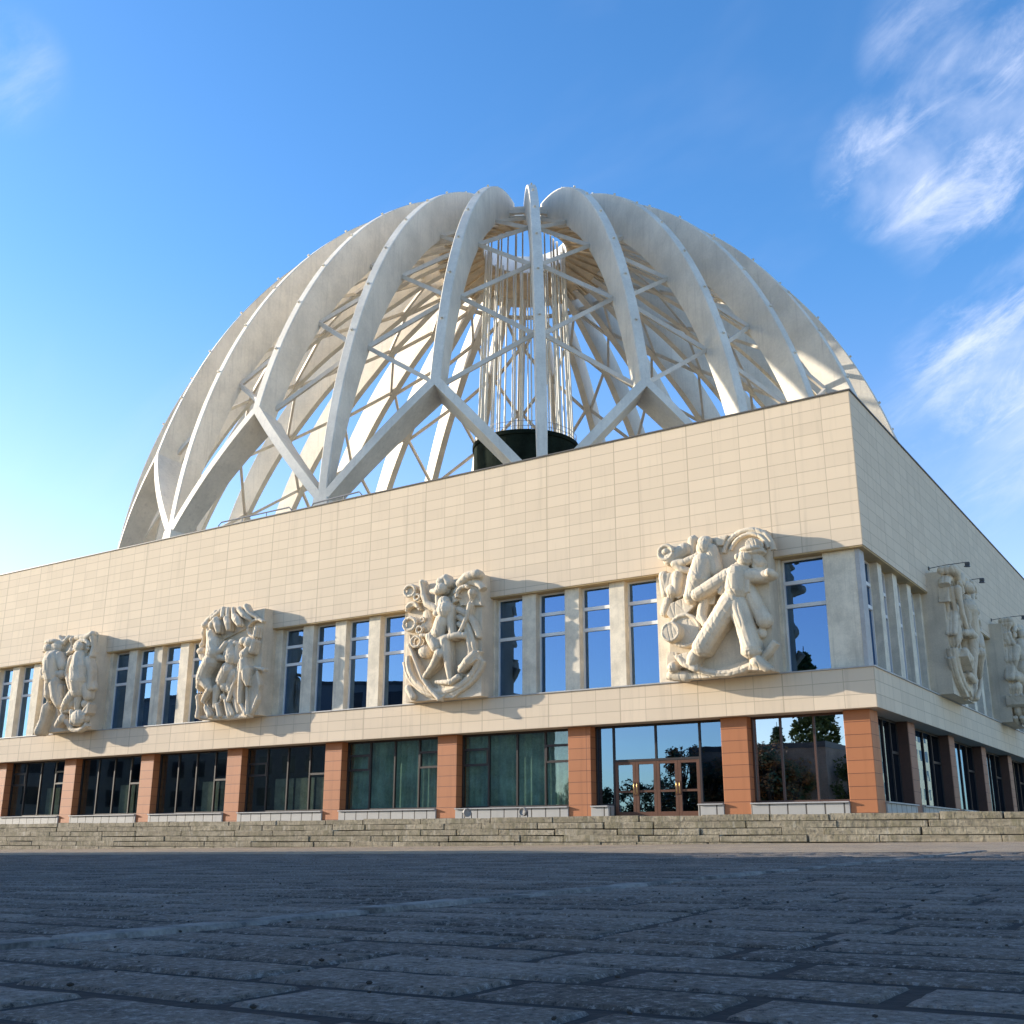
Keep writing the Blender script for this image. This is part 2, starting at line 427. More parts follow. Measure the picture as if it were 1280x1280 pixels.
RELIEF_HORSES = [
    ('c',[(1.64,5.01,0.6,0.17),(1.59,5.3,0.62,0.23),(1.36,5.63,0.58,0.25),(1.07,5.41,0.55,0.29),(1.0,4.86,0.52,0.33),(1.24,4.29,0.5,0.42)]),
    ('c',[(1.39,5.72,0.6,0.12),(1.44,5.84,0.6,0.07)]),
    ('c',[(1.24,4.29,0.5,0.46),(1.39,3.72,0.55,0.52),(1.19,3.2,0.55,0.52),(0.8,2.74,0.52,0.49),(0.63,2.33,0.52,0.48)]),
    ('c',[(0.63,2.33,0.52,0.45),(1.08,1.82,0.55,0.29),(1.23,1.63,0.55,0.23),(0.69,1.01,0.52,0.14),(0.96,0.57,0.5,0.13),(1.31,0.14,0.5,0.17)]),
    ('c',[(0.32,2.36,0.4,0.36),(0.06,1.89,0.35,0.2),(-0.0,1.29,0.35,0.13),(0.16,0.68,0.35,0.12),(0.13,0.15,0.35,0.16)]),
    ('c',[(1.57,3.71,0.6,0.29),(2.07,3.84,0.62,0.19),(2.38,4.18,0.62,0.16)]),
    ('c',[(1.77,3.45,0.5,0.25),(2.3,3.34,0.55,0.17),(2.37,3.88,0.5,0.14),(2.98,4.18,0.4,0.16),(3.33,4.09,0.35,0.14)]),
    ('c',[(2.05,5.68,0.4,0.22),(2.35,5.34,0.5,0.22),(2.42,5.06,0.52,0.16)]),
    ('c',[(2.74,5.73,0.4,0.22),(3.07,5.48,0.5,0.23),(3.26,5.24,0.52,0.16)]),
    ('c',[(2.56,4.1,0.3,0.36),(2.73,3.36,0.3,0.51),(2.46,2.67,0.3,0.51),(2.0,2.11,0.3,0.43)]),
    ('c',[(3.17,4.04,0.25,0.29),(3.17,3.2,0.25,0.36),(2.91,2.39,0.25,0.36),(2.49,1.6,0.22,0.29)]),
    ('c',[(2.21,1.73,0.3,0.29),(2.11,1.15,0.3,0.2),(1.73,0.7,0.35,0.14),(2.01,0.1,0.35,0.16)]),
    ('c',[(1.62,1.66,0.3,0.29),(1.51,1.07,0.3,0.19),(1.48,0.6,0.3,0.14)]),
    ('c',[(2.66,1.58,0.25,0.26),(2.39,0.89,0.28,0.16),(2.73,0.05,0.3,0.14)]),
    ('c',[(2.29,1.02,0.25,0.16),(2.98,0.1,0.28,0.14)]),
    ('c',[(0.85,6.24,0.2,0.17),(0.19,5.75,0.25,0.19),(-0.1,5.1,0.2,0.17),(-0.1,4.35,0.25,0.17)]),
    ('c',[(1.29,6.26,0.25,0.17),(0.71,5.89,0.3,0.17),(0.43,5.23,0.25,0.2),(0.56,4.48,0.25,0.19)]),
    ('c',[(1.59,6.35,0.3,0.16),(1.68,5.9,0.4,0.16)]),
    ('c',[(1.99,6.3,0.3,0.14),(2.13,5.79,0.4,0.14)]),
    ('c',[(2.43,6.25,0.3,0.14),(2.65,5.74,0.4,0.14)]),
    ('c',[(2.95,6.19,0.3,0.17),(3.42,5.77,0.35,0.17),(3.87,5.48,0.25,0.13)]),
    ('p',[(0.01,5.71),(0.65,6.39),(3.11,6.3),(3.86,5.6),(3.57,5.09),(0.19,4.2)],0,0.12),
    ('e',0.21,5.53,0.35,0.29,0.22,0.25),
    ('e',0.13,3.96,0.4,0.35,0.23,0.3),
    ('c',[(0.16,3.71,0.3,0.29),(0.54,3.43,0.3,0.29),(0.33,3.03,0.3,0.22)]),
    ('e',3.74,4.2,0.5,0.29,0.24,0.25),
    ('e',4.05,4.11,0.45,0.38,0.32,0.25),
    ('c',[(4.04,3.72,0.45,0.19),(3.82,3.44,0.45,0.3),(3.82,3.03,0.45,0.29),(3.9,2.61,0.45,0.32)]),
    ('c',[(4.31,3.58,0.42,0.17),(4.47,4.1,0.42,0.16),(4.52,4.45,0.42,0.13),(4.58,4.92,0.42,0.1)]),
    ('c',[(3.56,3.47,0.42,0.16),(3.46,2.82,0.42,0.14),(3.38,2.35,0.4,0.13)]),
    ('c',[(3.74,2.56,0.42,0.25),(3.68,1.92,0.42,0.22),(3.61,1.34,0.4,0.17),(3.57,0.76,0.35,0.13)]),
    ('c',[(4.03,2.54,0.45,0.29),(4.08,2.06,0.45,0.25),(4.17,1.71,0.45,0.13)]),
    ('c',[(3.48,2.58,0.35,0.1),(3.05,1.91,0.35,0.14),(2.8,1.39,0.3,0.16),(2.64,0.94,0.35,0.14)]),
    ('c',[(3.03,2.03,0.2,0.19),(3.03,1.26,0.2,0.17),(3.38,0.25,0.2,0.13)]),
    ('p',[(3.89,1.84),(4.66,2.49),(4.9,1.71),(4.81,0.85),(4.4,0.01),(4.07,0.03)],0,0.2),
    ('c',[(4.67,2.37,0.2,0.1),(4.92,1.65,0.22,0.1),(4.81,0.85,0.22,0.1),(4.39,0.13,0.2,0.1)]),
    ('p',[(2.72,0.99),(3.46,1.17),(3.98,0.09),(3.75,-0.07),(3.24,0.02)],0,0.22),
    ('c',[(3.55,0.7,0.3,0.1),(4.06,0.09,0.3,0.13)]),
    ('c',[(3.99,1.72,0.3,0.07),(4.19,0.02,0.28,0.12)]),
    ('t',4.34,4.95,0.2,0.69,0.49,0.09,40,260),
    ('c',[(3.37,6.33,0.2,0.17),(3.75,5.86,0.25,0.13),(4.37,5.55,0.2,0.1)]),
    ('c',[(4.56,2.67,0.3,0.07),(5.23,2.47,0.25,0.1)]),
    ('c',[(0.14,0.09,0.15,0.14),(2.41,-0.05,0.15,0.14),(4.24,-0.04,0.15,0.13)]),
]
RELIEF_PAIR = [
    ('e',0.3,5.52,0.55,0.44,0.34,0.32),
    ('e',0.47,5.93,0.5,0.72,0.19,0.32),
    ('e',0.94,5.55,0.42,0.58,0.48,0.3),
    ('e',-0.06,5.34,0.6,0.17,0.11,0.14),
    ('c',[(0.44,5.05,0.5,0.34),(1.12,5.11,0.45,0.3)]),
    ('c',[(1.03,4.57,0.5,0.72),(1.05,3.97,0.52,0.68),(1.19,3.48,0.5,0.61)]),
    ('c',[(0.34,4.57,0.55,0.34),(0.16,3.98,0.6,0.29),(0.33,3.61,0.6,0.26),(1.23,3.54,0.65,0.23)]),
    ('e',0.77,4.11,0.7,0.29,0.24,0.2),
    ('c',[(1.56,4.83,0.5,0.38),(2.07,4.19,0.45,0.38),(2.08,3.65,0.45,0.33),(1.39,3.7,0.6,0.23)]),
    ('c',[(1.0,3.2,0.5,0.46),(0.9,2.43,0.48,0.36),(0.73,1.55,0.45,0.33),(0.51,0.68,0.45,0.29),(0.2,0.05,0.5,0.29)]),
    ('c',[(1.5,3.1,0.48,0.5),(1.76,2.25,0.45,0.46),(2.05,1.76,0.4,0.36)]),
    ('c',[(1.99,2.82,0.5,0.23),(2.17,2.1,0.5,0.17)]),
    ('c',[(1.68,1.67,0.3,0.15),(1.79,1.07,0.25,0.11)]),
    ('c',[(1.97,1.65,0.35,0.14),(2.11,1.17,0.3,0.09)]),
    ('t',3.55,5.28,0.35,0.75,0.47,0.14,-20,200),
    ('e',3.55,5.28,0.55,0.42,0.37,0.28),
    ('e',3.54,5.31,0.25,0.72,0.54,0.15),
    ('c',[(3.66,4.64,0.45,0.47),(3.84,3.86,0.5,0.64),(3.97,3.15,0.5,0.67),(3.95,2.45,0.45,0.53)]),
    ('c',[(2.96,4.59,0.5,0.26),(2.64,3.72,0.5,0.23),(2.66,3.6,0.5,0.21),(3.0,3.04,0.5,0.24),(3.17,2.62,0.5,0.18)]),
    ('c',[(4.4,4.4,0.35,0.26),(4.72,3.67,0.3,0.23),(4.81,2.62,0.3,0.23)]),
    ('c',[(3.56,2.3,0.5,0.38),(3.08,1.81,0.55,0.33),(2.67,1.49,0.5,0.23)]),
    ('e',3.18,1.8,0.4,0.58,0.48,0.3),
    ('c',[(3.99,2.27,0.45,0.3),(3.94,1.75,0.45,0.24),(3.88,1.29,0.4,0.17)]),
    ('c',[(4.43,2.65,0.3,0.38),(4.63,2.05,0.25,0.3),(4.43,1.6,0.2,0.3)]),
    ('e',4.13,0.7,0.45,0.72,0.53,0.35),
    ('c',[(3.63,1.14,0.6,0.14),(3.8,0.44,0.6,0.15)]),
    ('t',3.96,0.6,0.3,1.06,0.66,0.14,190,330),
    ('p',[(4.6,1.13),(5.17,1.56),(5.09,0.99),(4.84,0.83)],0,0.5),
    ('c',[(4.7,1.13,0.4,0.15),(5.09,1.5,0.4,0.11)]),
    ('c',[(2.38,1.27,0.4,0.18),(2.62,0.73,0.5,0.3),(2.12,0.36,0.5,0.18)]),
    ('c',[(2.94,0.54,0.4,0.18),(3.49,0.11,0.3,0.12)]),
    ('e',2.67,1.25,0.3,0.58,0.18,0.2),
    ('c',[(1.01,6.22,0.3,0.15),(1.58,5.8,0.35,0.17),(2.0,6.12,0.3,0.15)]),
    ('c',[(2.32,5.97,0.3,0.17),(2.52,5.16,0.35,0.2),(2.11,5.02,0.3,0.15)]),
    ('c',[(2.79,6.04,0.25,0.18),(3.47,5.97,0.25,0.21),(4.04,5.98,0.25,0.23),(4.39,6.12,0.25,0.21)]),
    ('c',[(4.43,5.88,0.25,0.17),(4.58,5.27,0.2,0.14),(4.59,4.68,0.3,0.14)]),
    ('p',[(-0.04,6.01),(1.1,6.27),(4.37,6.24),(4.77,4.96),(4.52,4.27),(0.2,4.77)],0,0.15),
    ('c',[(4.66,3.44,0.2,0.15),(4.99,2.6,0.15,0.18)]),
]# ------------------------------------------------------------------ the building
H1, Z2, Z3, Z4 = 4.0, 5.62, 10.70, 17.60
LX, LY = 89.0, 87.0
bld = thing('circus_building', 'cream panelled circus building with a window strip over a terracotta pillared ground floor', 'building')

def fb(side, s0, s1, d0, d1, z0, z1):
    return (s0, s1, d0, d1, z0, z1) if side == 'A' else (-d1, -d0, s0, s1, z0, z1)

obj('upper_wall', boxes([(-LX, 0, 0, .6, Z3, Z4), (-.6, 0, .6, LY - .6, Z3, Z4), (-LX, 0, LY - .6, LY, Z3, Z4), (-LX, -LX + .6, .6, LY - .6, Z3, Z4)]), M['clad'], bld)
obj('roof_cap', boxes([(-LX - .05, .06, -.06, .66, Z4, Z4 + .06), (-.66, .06, .66, LY, Z4, Z4 + .06), (-LX - .05, -LX + .66, .66, LY, Z4, Z4 + .06), (-LX + .66, -.66, LY - .66, LY, Z4, Z4 + .06)]), M['cap'], bld)
obj('roof', boxes([(-LX + .6, -.6, .6, LY - .6, 16.7, 16.9)]), M['roof'], bld)
obj('soffit', boxes([(-LX + .1, -.04, .04, 1.3, Z3 - .06, Z3 - .004), (-1.3, -.04, 1.3, LY, Z3 - .06, Z3 - .004)]), M['soffit'], bld)
obj('wall_band', boxes([(-LX, 0, 0, 1.4, H1, Z2), (-1.4, 0, 1.4, LY, H1, Z2)]), M['band'], bld)
obj('band_ledge', boxes([(-LX, .06, -.06, 1.1, Z2, Z2 + .055), (-1.1, .06, 1.1, LY, Z2, Z2 + .055)]), M['sill'], bld)
obj('back_wall', boxes([(-LX, -LX + .6, 1.4, LY - .6, -.3, Z3 - .07), (-LX + .6, -1.5, LY - .6, LY - .01, -.3, H1 - .01), (-LX + .6, -1.5, LY - .6, LY - .01, Z2 + .06, Z3 - .07)]), M['band'], bld)
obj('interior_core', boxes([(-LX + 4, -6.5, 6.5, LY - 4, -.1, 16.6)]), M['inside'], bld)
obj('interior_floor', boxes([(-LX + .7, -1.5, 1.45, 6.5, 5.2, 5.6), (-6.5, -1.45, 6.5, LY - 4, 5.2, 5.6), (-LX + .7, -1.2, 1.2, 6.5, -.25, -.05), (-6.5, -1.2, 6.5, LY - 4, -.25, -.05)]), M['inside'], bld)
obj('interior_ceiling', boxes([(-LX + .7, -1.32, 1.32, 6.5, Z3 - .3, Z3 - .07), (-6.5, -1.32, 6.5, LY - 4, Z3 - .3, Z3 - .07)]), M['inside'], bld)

# --- upper strip of windows
ZW0, ZW1 = Z2 + .056, Z3 - .062

def upper_window(side, s0, s1, blind=None):
    f = .07
    L = [fb(side, s0, s0 + f, .66, .84, ZW0, ZW1), fb(side, s1 - f, s1, .66, .84, ZW0, ZW1),
         fb(side, s0 + f, s1 - f, .66, .84, ZW0, ZW0 + .08), fb(side, s0 + f, s1 - f, .66, .84, ZW1 - .08, ZW1),
         fb(side, s0 + f, s1 - f, .64, .83, 9.52, 9.68), fb(side, s0 + f, s1 - f, .64, .83, 8.50, 8.66)]
    w = obj('upper_window', boxes(L), M['white'], bld)
    zz = [ZW0 + .08, 8.50, 8.66, 9.52, 9.68, ZW1 - .08]
    pb = bmesh.new()
    for i in range(3):          # every light sits a hair out of true
        k = [random.uniform(-.006, .006) for _ in range(2)]
        a0, b0 = .735 + k[0], .735 + k[1]
        q = []
        for z, e in ((zz[2 * i], 0), (zz[2 * i + 1], k[1])):
            for s_, d_ in ((s0 + f, a0 + e), (s1 - f, b0 + e), (s1 - f, b0 + e + .012), (s0 + f, a0 + e + .012)):
                q.append((s_, d_, z) if side == 'A' else (-d_, s_, z))
        hexa(pb, q)
    bmesh.ops.recalc_face_normals(pb, faces=pb.faces)
    obj('pane', pb, M['pane_up'], w)
    if blind:
        wavy_curtain('curtain', side, s0 + .1, s1 - .1, 1.25, ZW0, 10.2, M['blind'])

def wavy_curtain(name, side, s0, s1, d, z0, z1, mat):
    bm = bmesh.new()
    n = max(8, int((s1 - s0) / .06))
    cols = []
    for i in range(n + 1):
        s = s0 + (s1 - s0) * i / n
        dd = d + .06 * math.sin(s * 17) + .025 * math.sin(s * 41 + 1)
        c = []
        for z in (z0, z1):
            c.append(bm.verts.new((s, dd, z) if side == 'A' else (-dd, s, z)))
        cols.append(c)
    for a, b in zip(cols, cols[1:]):
        bm.faces.new((a[0], b[0], b[1], a[1]))
    return obj(name, bm, mat, bld, smooth=True)

def pier(side, s0, s1, d0=.3, d1=.95, mat='pier', name='window_pier'):
    obj(name, boxes([fb(side, s0, s1, d0, d1, ZW0, ZW1)], .012), M[mat], bld)

SLABS = [-8.6, -23.5, -38.85, -54.0]
right = -3.72
for k, sl in enumerate(SLABS):
    off = sl + 8.6
    wins = [(-11.32 - 2.46 * i + off, -9.67 - 2.46 * i + off) for i in range(4)]
    pier('A', wins[0][1], right, .34)                       # solid wall that carries the relief
    for i, (a, b) in enumerate(wins):
        upper_window('A', a, b, blind=(k == 0 and i < 3) or (k, i) in ((1, 0), (2, 1), (2, 2), (3, 0)))
        if i < 3:
            pier('A', wins[i + 1][1], a)
    right = wins[3][0]
pier('A', -LX + .6, right, .34)
upper_window('A', -3.72, -1.82)
obj('corner_pier', boxes([(-1.82, -.44, .3, .96, ZW0, ZW1)], .012), M['pier'], bld)
obj('corner_strip', boxes([(-.44, -.26, .27, .98, ZW0, ZW1)], .01), M['sill'], bld)
cur = .98
for k in range(5):
    base = 15.3 * k
    if k == 0:
        ps = [(3.11, 3.73), (5.52, 6.23), (8.04, 8.76)]
        nxt = 10.59
    else:
        ps = [(base + 3.1, base + 3.75), (base + 5.55, base + 6.2), (base + 8.05, base + 8.7)]
        nxt = base + 10.59
    for a, b in ps:
        upper_window('B', cur, a); pier('B', a, b); cur = b
    upper_window('B', cur, nxt)
    pier('B', nxt, base + 16.0, .34)
    cur = base + 16.0

# --- ground floor
PA = [(-6.9 - 7.685 * j, -5.69 - 7.685 * j) for j in range(10)]
PB = [(6.3 + 7.86 * j, 7.45 + 7.86 * j) for j in range(10)]
obj('pillar', boxes([(-1.54, -.45, .45, 1.55, -.3, H1 - .003)], .015), M['terra'], bld)
for a, b in PA:
    obj('pillar', boxes([(a, b, .45, 1.3, -.3, H1 - .003)], .015), M['terra'], bld)
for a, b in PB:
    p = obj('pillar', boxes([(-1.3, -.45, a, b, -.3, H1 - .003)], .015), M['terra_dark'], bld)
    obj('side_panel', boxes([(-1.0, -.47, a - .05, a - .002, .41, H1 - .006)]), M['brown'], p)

def plinth(side, s0, s1):
    p = obj('plinth', boxes([fb(side, s0 + .003, s1 - .003, .38, 1.12, -.3, .34)], .012), M['plinth'], bld)
    obj('sill', boxes([fb(side, s0 + .003, s1 - .003, .29, 1.12, .343, .40)], .008), M['sill'], p)

def low_window(side, s0, s1, verts, trans, mat='darkframe', z0=.403, pane='pane_low', sky=None):
    """verts: fractions of the width; trans: (column, z) horizontal bars"""
    W = s1 - s0
    z1 = H1 - .004
    f, d0, d1 = .085, .92, 1.06
    xs = [s0 + W * v for v in verts]
    edges = [s0 + f / 2] + xs + [s1 - f / 2]
    L = [fb(side, s0, s0 + f, d0, d1, z0, z1), fb(side, s1 - f, s1, d0, d1, z0, z1)]
    L += [fb(side, x - f / 2, x + f / 2, d0, d1, z0, z1) for x in xs]
    for i in range(len(edges) - 1):
        a, b = edges[i] + f / 2, edges[i + 1] - f / 2
        L += [fb(side, a, b, d0 + .004, d1 - .004, z0, z0 + .09), fb(side, a, b, d0 + .004, d1 - .004, z1 - .1, z1)]
        zs = [z for c, z in trans if c == i]
        L += [fb(side, a, b, d0 + .004, d1 - .004, z - .055, z + .055) for z in zs]
        if len(zs) == 2:       # an opening light: a heavier sash
            L += [fb(side, a, a + .07, d0 - .03, d1, zs[1] + .055, zs[0] - .055), fb(side, b - .07, b, d0 - .03, d1, zs[1] + .055, zs[0] - .055)]
    w = obj('ground_window', boxes(L), M[mat], bld)
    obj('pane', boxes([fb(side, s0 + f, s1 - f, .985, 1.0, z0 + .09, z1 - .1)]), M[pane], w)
    return w

# corner bay, entrance bay and the bays running left
plinth('A', PA[0][1], -1.54)
low_window('A', PA[0][1], -1.54, (.31, .66), [], 'brown', pane='pane_corner')
e0, e1 = PA[1][1], PA[0][0]
plinth('A', e0, -12.46); plinth('A', -8.08, e1)
f = .085
L = []
for x0, x1, z0 in ((e0, e0 + f, .403), (-12.47, -12.385, .403), (-8.165, -8.08, .403), (e1 - f, e1, .403), (-10.317, -10.233, 2.44)):
    L.append((x0, x1, .92, 1.06, z0 if z0 > 1 else .403, H1 - .004))
L += [(-12.455, -12.395, .924, 1.056, -.2, .403), (-8.155, -8.095, .924, 1.056, -.2, .403)]
for a, b in ((e0 + f, -12.47), (-12.385, -10.317), (-10.233, -8.165), (-8.08, e1 - f)):
    L.append((a, b, .924, 1.056, H1 - .1, H1 - .004))
L += [(-12.385, -8.165, .924, 1.056, 2.34, 2.44), (e0 + f, -12.47, .924, 1.056, .403, .49), (-8.08, e1 - f, .924, 1.056, .403, .49)]
w = obj('entrance_window', boxes(L), M['darkframe'], bld)
obj('pane', boxes([(e0 + f, -12.47, .985, 1.0, .49, H1 - .1), (-12.385, -10.317, .985, 1.0, 2.44, H1 - .1), (-10.233, -8.165, .985, 1.0, 2.44, H1 - .1), (-8.08, e1 - f, .985, 1.0, .49, H1 - .1)]), M['pane_door'], w)
for i in range(4):
    a = -12.38 + 1.0525 * i; b = a + 1.045
    d = obj('door', boxes([(a, a + .15, .94, 1.03, -.12, 2.335), (b - .15, b, .94, 1.03, -.12, 2.335), (a + .15, b - .15, .943, 1.027, 2.2, 2.335),
                           (a + .15, b - .15, .943, 1.027, -.12, .12), (a + .15, b - .15, .943, 1.027, .96, 1.06)], .006), M['doorwood'], bld)
    obj('pane', boxes([(a + .15, b - .15, .98, .99, .12, .96), (a + .15, b - .15, .98, .99, 1.06, 2.2)]), M['pane_door'], d)
    hx = b - .075 if i % 2 == 0 else a + .075
    hb = bmesh.new(); tube(hb, [(hx, .94, .85), (hx, .87, .9), (hx, .87, 1.35), (hx, .94, 1.4)], .018)
    obj('handle', hb, M['handle'], d, smooth=True)
for j in range(1, 9):
    s0, s1 = PA[j + 1][1], PA[j][0]
    plinth('A', s0, s1)
    if j in (1, 2, 6):
        low_window('A', s0, s1, (.25, .51, .76), [(0, 3.25), (0, 2.5), (3, 3.25), (3, 2.5)])
    elif j == 3:
        low_window('A', s0, s1, (.25, .5, .76), [(0, 2.45), (0, 3.1), (3, 2.4)])
    else:
        low_window('A', s0, s1, (.27, .52, .77), [(3, 2.3)])
    if j in (1, 2):
        wavy_curtain('curtain', 'A', s0 - .1, s1 + .1, 1.3, -.04, H1 - .05, M['curtain'])
    else:
        bd = [(s0 + W_, s0 + W_ + 1.45, 1.5, 1.54, .0, 2.25) for W_ in ((3.35, 4.95) if j != 3 else (1.75, 3.35, 4.95))]
        obj('display_board', boxes(bd, .01), M['board'], bld)
prev = 1.55
for a, b in PB:
    plinth('B', prev, a)
    low_window('B', prev, a, (.25, .5, .75), [(3, 2.6)], pane='pane_door')
    prev = b

# ------------------------------------------------------------------ floodlight arms on the side wall
def lamp_arm(y, z, label):
    t = thing('floodlight', label, 'floodlight', (0, y, z), 'floodlights over the side reliefs'); t.scale = (.85, .7, .7)
    bm = bmesh.new(); tube(bm, [(0, 0, 0), (1.0, 0, .1), (2.15, 0, .12)], .028, 6); box(bm, 0, .06, -.12, .12, -.12, .12)
    obj('arm', bm, M['lamp'], t)
    bm = bmesh.new(); box(bm, 2.05, 2.32, -.11, .11, -.1, .12, .03)
    hexa(bm, [(2.0, -.15, -.2), (2.32, -.15, -.24), (2.32, .15, -.24), (2.0, .15, -.2), (2.07, -.09, -.1), (2.3, -.09, -.1), (2.3, .09, -.1), (2.07, .09, -.1)])
    obj('lamp_head', bm, M['lamp'], t)
for a in (('lamp_arm', 11.6, 12.05, 'thin arm floodlight over the nearest side wall relief, the higher and nearer of its pair'),
          ('lamp_arm', 15.0, 11.9, 'thin arm floodlight over the nearest side wall relief, the lower and farther of its pair'),
          ('lamp_arm', 27.2, 12.0, 'thin arm floodlight above the second relief along the side wall')):
    lamp_arm(*a[1:])

# round ground floodlights by the plinth
def ground_lamp(x, turn, label):
    t = thing('ground_floodlight', label, 'floodlight', (x, -1.2, -.15), 'floodlights at the foot of the front')
    t.rotation_euler = (0, 0, turn); t.scale = (.8, .8, .8)
    bm = bmesh.new(); lathe(bm, [(.001, -.16), (.2, -.16), (.24, -.1), (.25, .12), (.235, .16), (.2, .16), (.19, .1), (.14, .08), (.13, .1), (.06, .09), (.001, .09)], 28)
    bmesh.ops.rotate(bm, verts=bm.verts, cent=(0, 0, 0), matrix=Matrix.Rotation(R(90), 3, 'X'))
    bmesh.ops.translate(bm, verts=bm.verts, vec=(0, 0, .36))
    obj('lamp_head', bm, M['lampstone'], t, smooth=False)
    bm = bmesh.new(); bar(bm, (-.28, 0, .36), (-.28, 0, .03), .05); bar(bm, (.28, 0, .36), (.28, 0, .03), .05); box(bm, -.32, .32, -.12, .12, 0, .05)
    obj('bracket', bm, M['lamp'], t)
ground_lamp(-19.2, .9, 'round ground floodlight turned sideways before the curtained bay left of the entrance')
ground_lamp(-16.0, -.1, 'round ground floodlight facing the plaza, close beside the pillar left of the entrance')

# guard rail on the roof edge
def rail(x0, x1, label, tilt):
    t = thing('guard_rail', label, 'rail', (x0, 1.0, 16.9), 'guard rails on the roof edge')
    bm = bmesh.new()
    L = x1 - x0
    tube(bm, [(0, 0, 0), (0, 0, 1.25 + tilt), (.25, 0, 1.45 + tilt), (L - .2, 0, 1.45), (L, 0, 1.25), (L, .1, .0)], .045, 6)
    obj('top_rail', bm, M['rail'], t)
    for i in range(1, 3):
        bm = bmesh.new(); tube(bm, [(L * i / 3, 0, 0), (L * i / 3, 0, 1.43)], .03, 6)
        obj('post', bm, M['rail'], t)
rail(-40.6, -34.2, 'thin metal guard rail on the roof edge below the dome, the left one of two', 0)
rail(-32.6, -28.6, 'thin metal guard rail on the roof edge below the dome, the right one of two', -.1)
# ------------------------------------------------------------------ the dome
XC, YC, RS, HS, ZC, PH0 = -44.494, 43.271, 38.22, 44.77, 16.416, -0.97
NR = 32
PHI = [0, 5.2, 16, 30, 42, 54, 66, 77, 90]
DD = [.7, .75, 1.7, 2.5, 3.1, 3.4, 3.1, 2.1, 2.1]

def interp(x, xs, ys):
    for i in range(len(xs) - 1):
        if x <= xs[i + 1]:
            return ys[i] + (ys[i + 1] - ys[i]) * (x - xs[i]) / (xs[i + 1] - xs[i])
    return ys[-1]

def mer(phi, inn=0.0):
    """meridian point (r, z); inn = metres inward from the outer edge"""
    p = R(phi)
    nr, nz = math.cos(p) / RS, math.sin(p) / HS
    n = math.hypot(nr, nz)
    return RS * math.cos(p) - inn * nr / n, ZC + HS * math.sin(p) - inn * nz / n

def dep(phi):
    return interp(phi, PHI, DD)

def azim(k):
    return PH0 + 2 * math.pi * k / NR

def wpt(k, phi, inn=0.0, side=0.0):
    a = azim(k)
    r, z = mer(phi, inn)
    return Vector((XC + r * math.cos(a) - side * math.sin(a), YC + r * math.sin(a) + side * math.cos(a), z))

dome = thing('dome', 'openwork white dome of curved ribs and crossed struts rising above the roof', 'dome', (XC, YC, 16.9))
DL = -Vector(dome.location)
PHN = 16.2     # where a forked rib splits

def rib(k, p0, p1, w=.75, name='rib'):
    bm = bmesh.new()
    n = 40
    prev = None
    for i in range(n + 1):
        phi = p0 + (p1 - p0) * i / n
        D = dep(phi)
        ww = w * (1 if phi > 12 else .75 + .25 * phi / 12)
        ring = [bm.verts.new(wpt(k, phi, inn, s)) for inn, s in
                ((.06, -ww / 2), (0, -ww / 2 + .06), (0, ww / 2 - .06), (.06, ww / 2), (D, ww / 2), (D, -ww / 2))]
        if prev:
            for j in range(6):
                bm.faces.new((prev[j], prev[(j + 1) % 6], ring[(j + 1) % 6], ring[j]))
        else:
            bm.faces.new(ring[::-1])
        prev = ring
    bm.faces.new(prev)
    for phi in (23.5, 30.3, 37, 44.3, 52, 59, 66):        # bolted nodes standing proud of the outer edge
        if phi < p0 + 2:
            continue
        q = wpt(k, phi, -.0); out_ = wpt(k, phi, -.17)
        bar(bm, q, out_, .16)
    return obj(name, bm, M['rib'], dome, loc=DL)

ribs = {}
for k in range(NR):
    full = k % 2 == 0
    o = rib(k, 5.2 if full else PHN - .6, 77)
    ribs[k] = o
    if full:   # pedestal under the foot
        bm = bmesh.new()
        a = wpt(k, 5.4, .4); r0, z0 = mer(5.2, .4)
        rad = Vector((math.cos(azim(k)), math.sin(azim(k)), 0)); tan = Vector((-rad.y, rad.x, 0))
        top = Vector((a.x, a.y, z0 + .25))
        pts = []
        for zz, e in ((16.9, 1.0), (top.z, .55)):
            for s, t in ((-1, -1), (1, -1), (1, 1), (-1, 1)):
                pts.append(Vector((top.x, top.y, zz)) + rad * s * e + tan * t * e * .9)
        hexa(bm, pts)
        obj('pedestal', bm, M['rib'], dome, loc=DL)
    else:      # two raking legs down to the neighbouring feet
        for s in (-1, 1):
            bm = bmesh.new()
            n = 12
            prev = None
            for i in range(n + 1):
                t = i / n
                phi = PHN + (5.4 - PHN) * t
                kk = k + s * (t * .985)
                D = 2.25 + (1.5 - 2.25) * t
                w2 = .80
                ring = [bm.verts.new(wpt(kk, phi, inn, sd)) for inn, sd in ((0, -w2 / 2), (0, w2 / 2), (D, w2 / 2), (D, -w2 / 2))]
                if prev:
                    for j in range(4):
                        bm.faces.new((prev[j], prev[(j + 1) % 4], ring[(j + 1) % 4], ring[j]))
                else:
                    bm.faces.new(ring[::-1])
                prev = ring
            bm.faces.new(prev)
            obj('fork_leg', bm, M['rib'], dome, loc=DL)

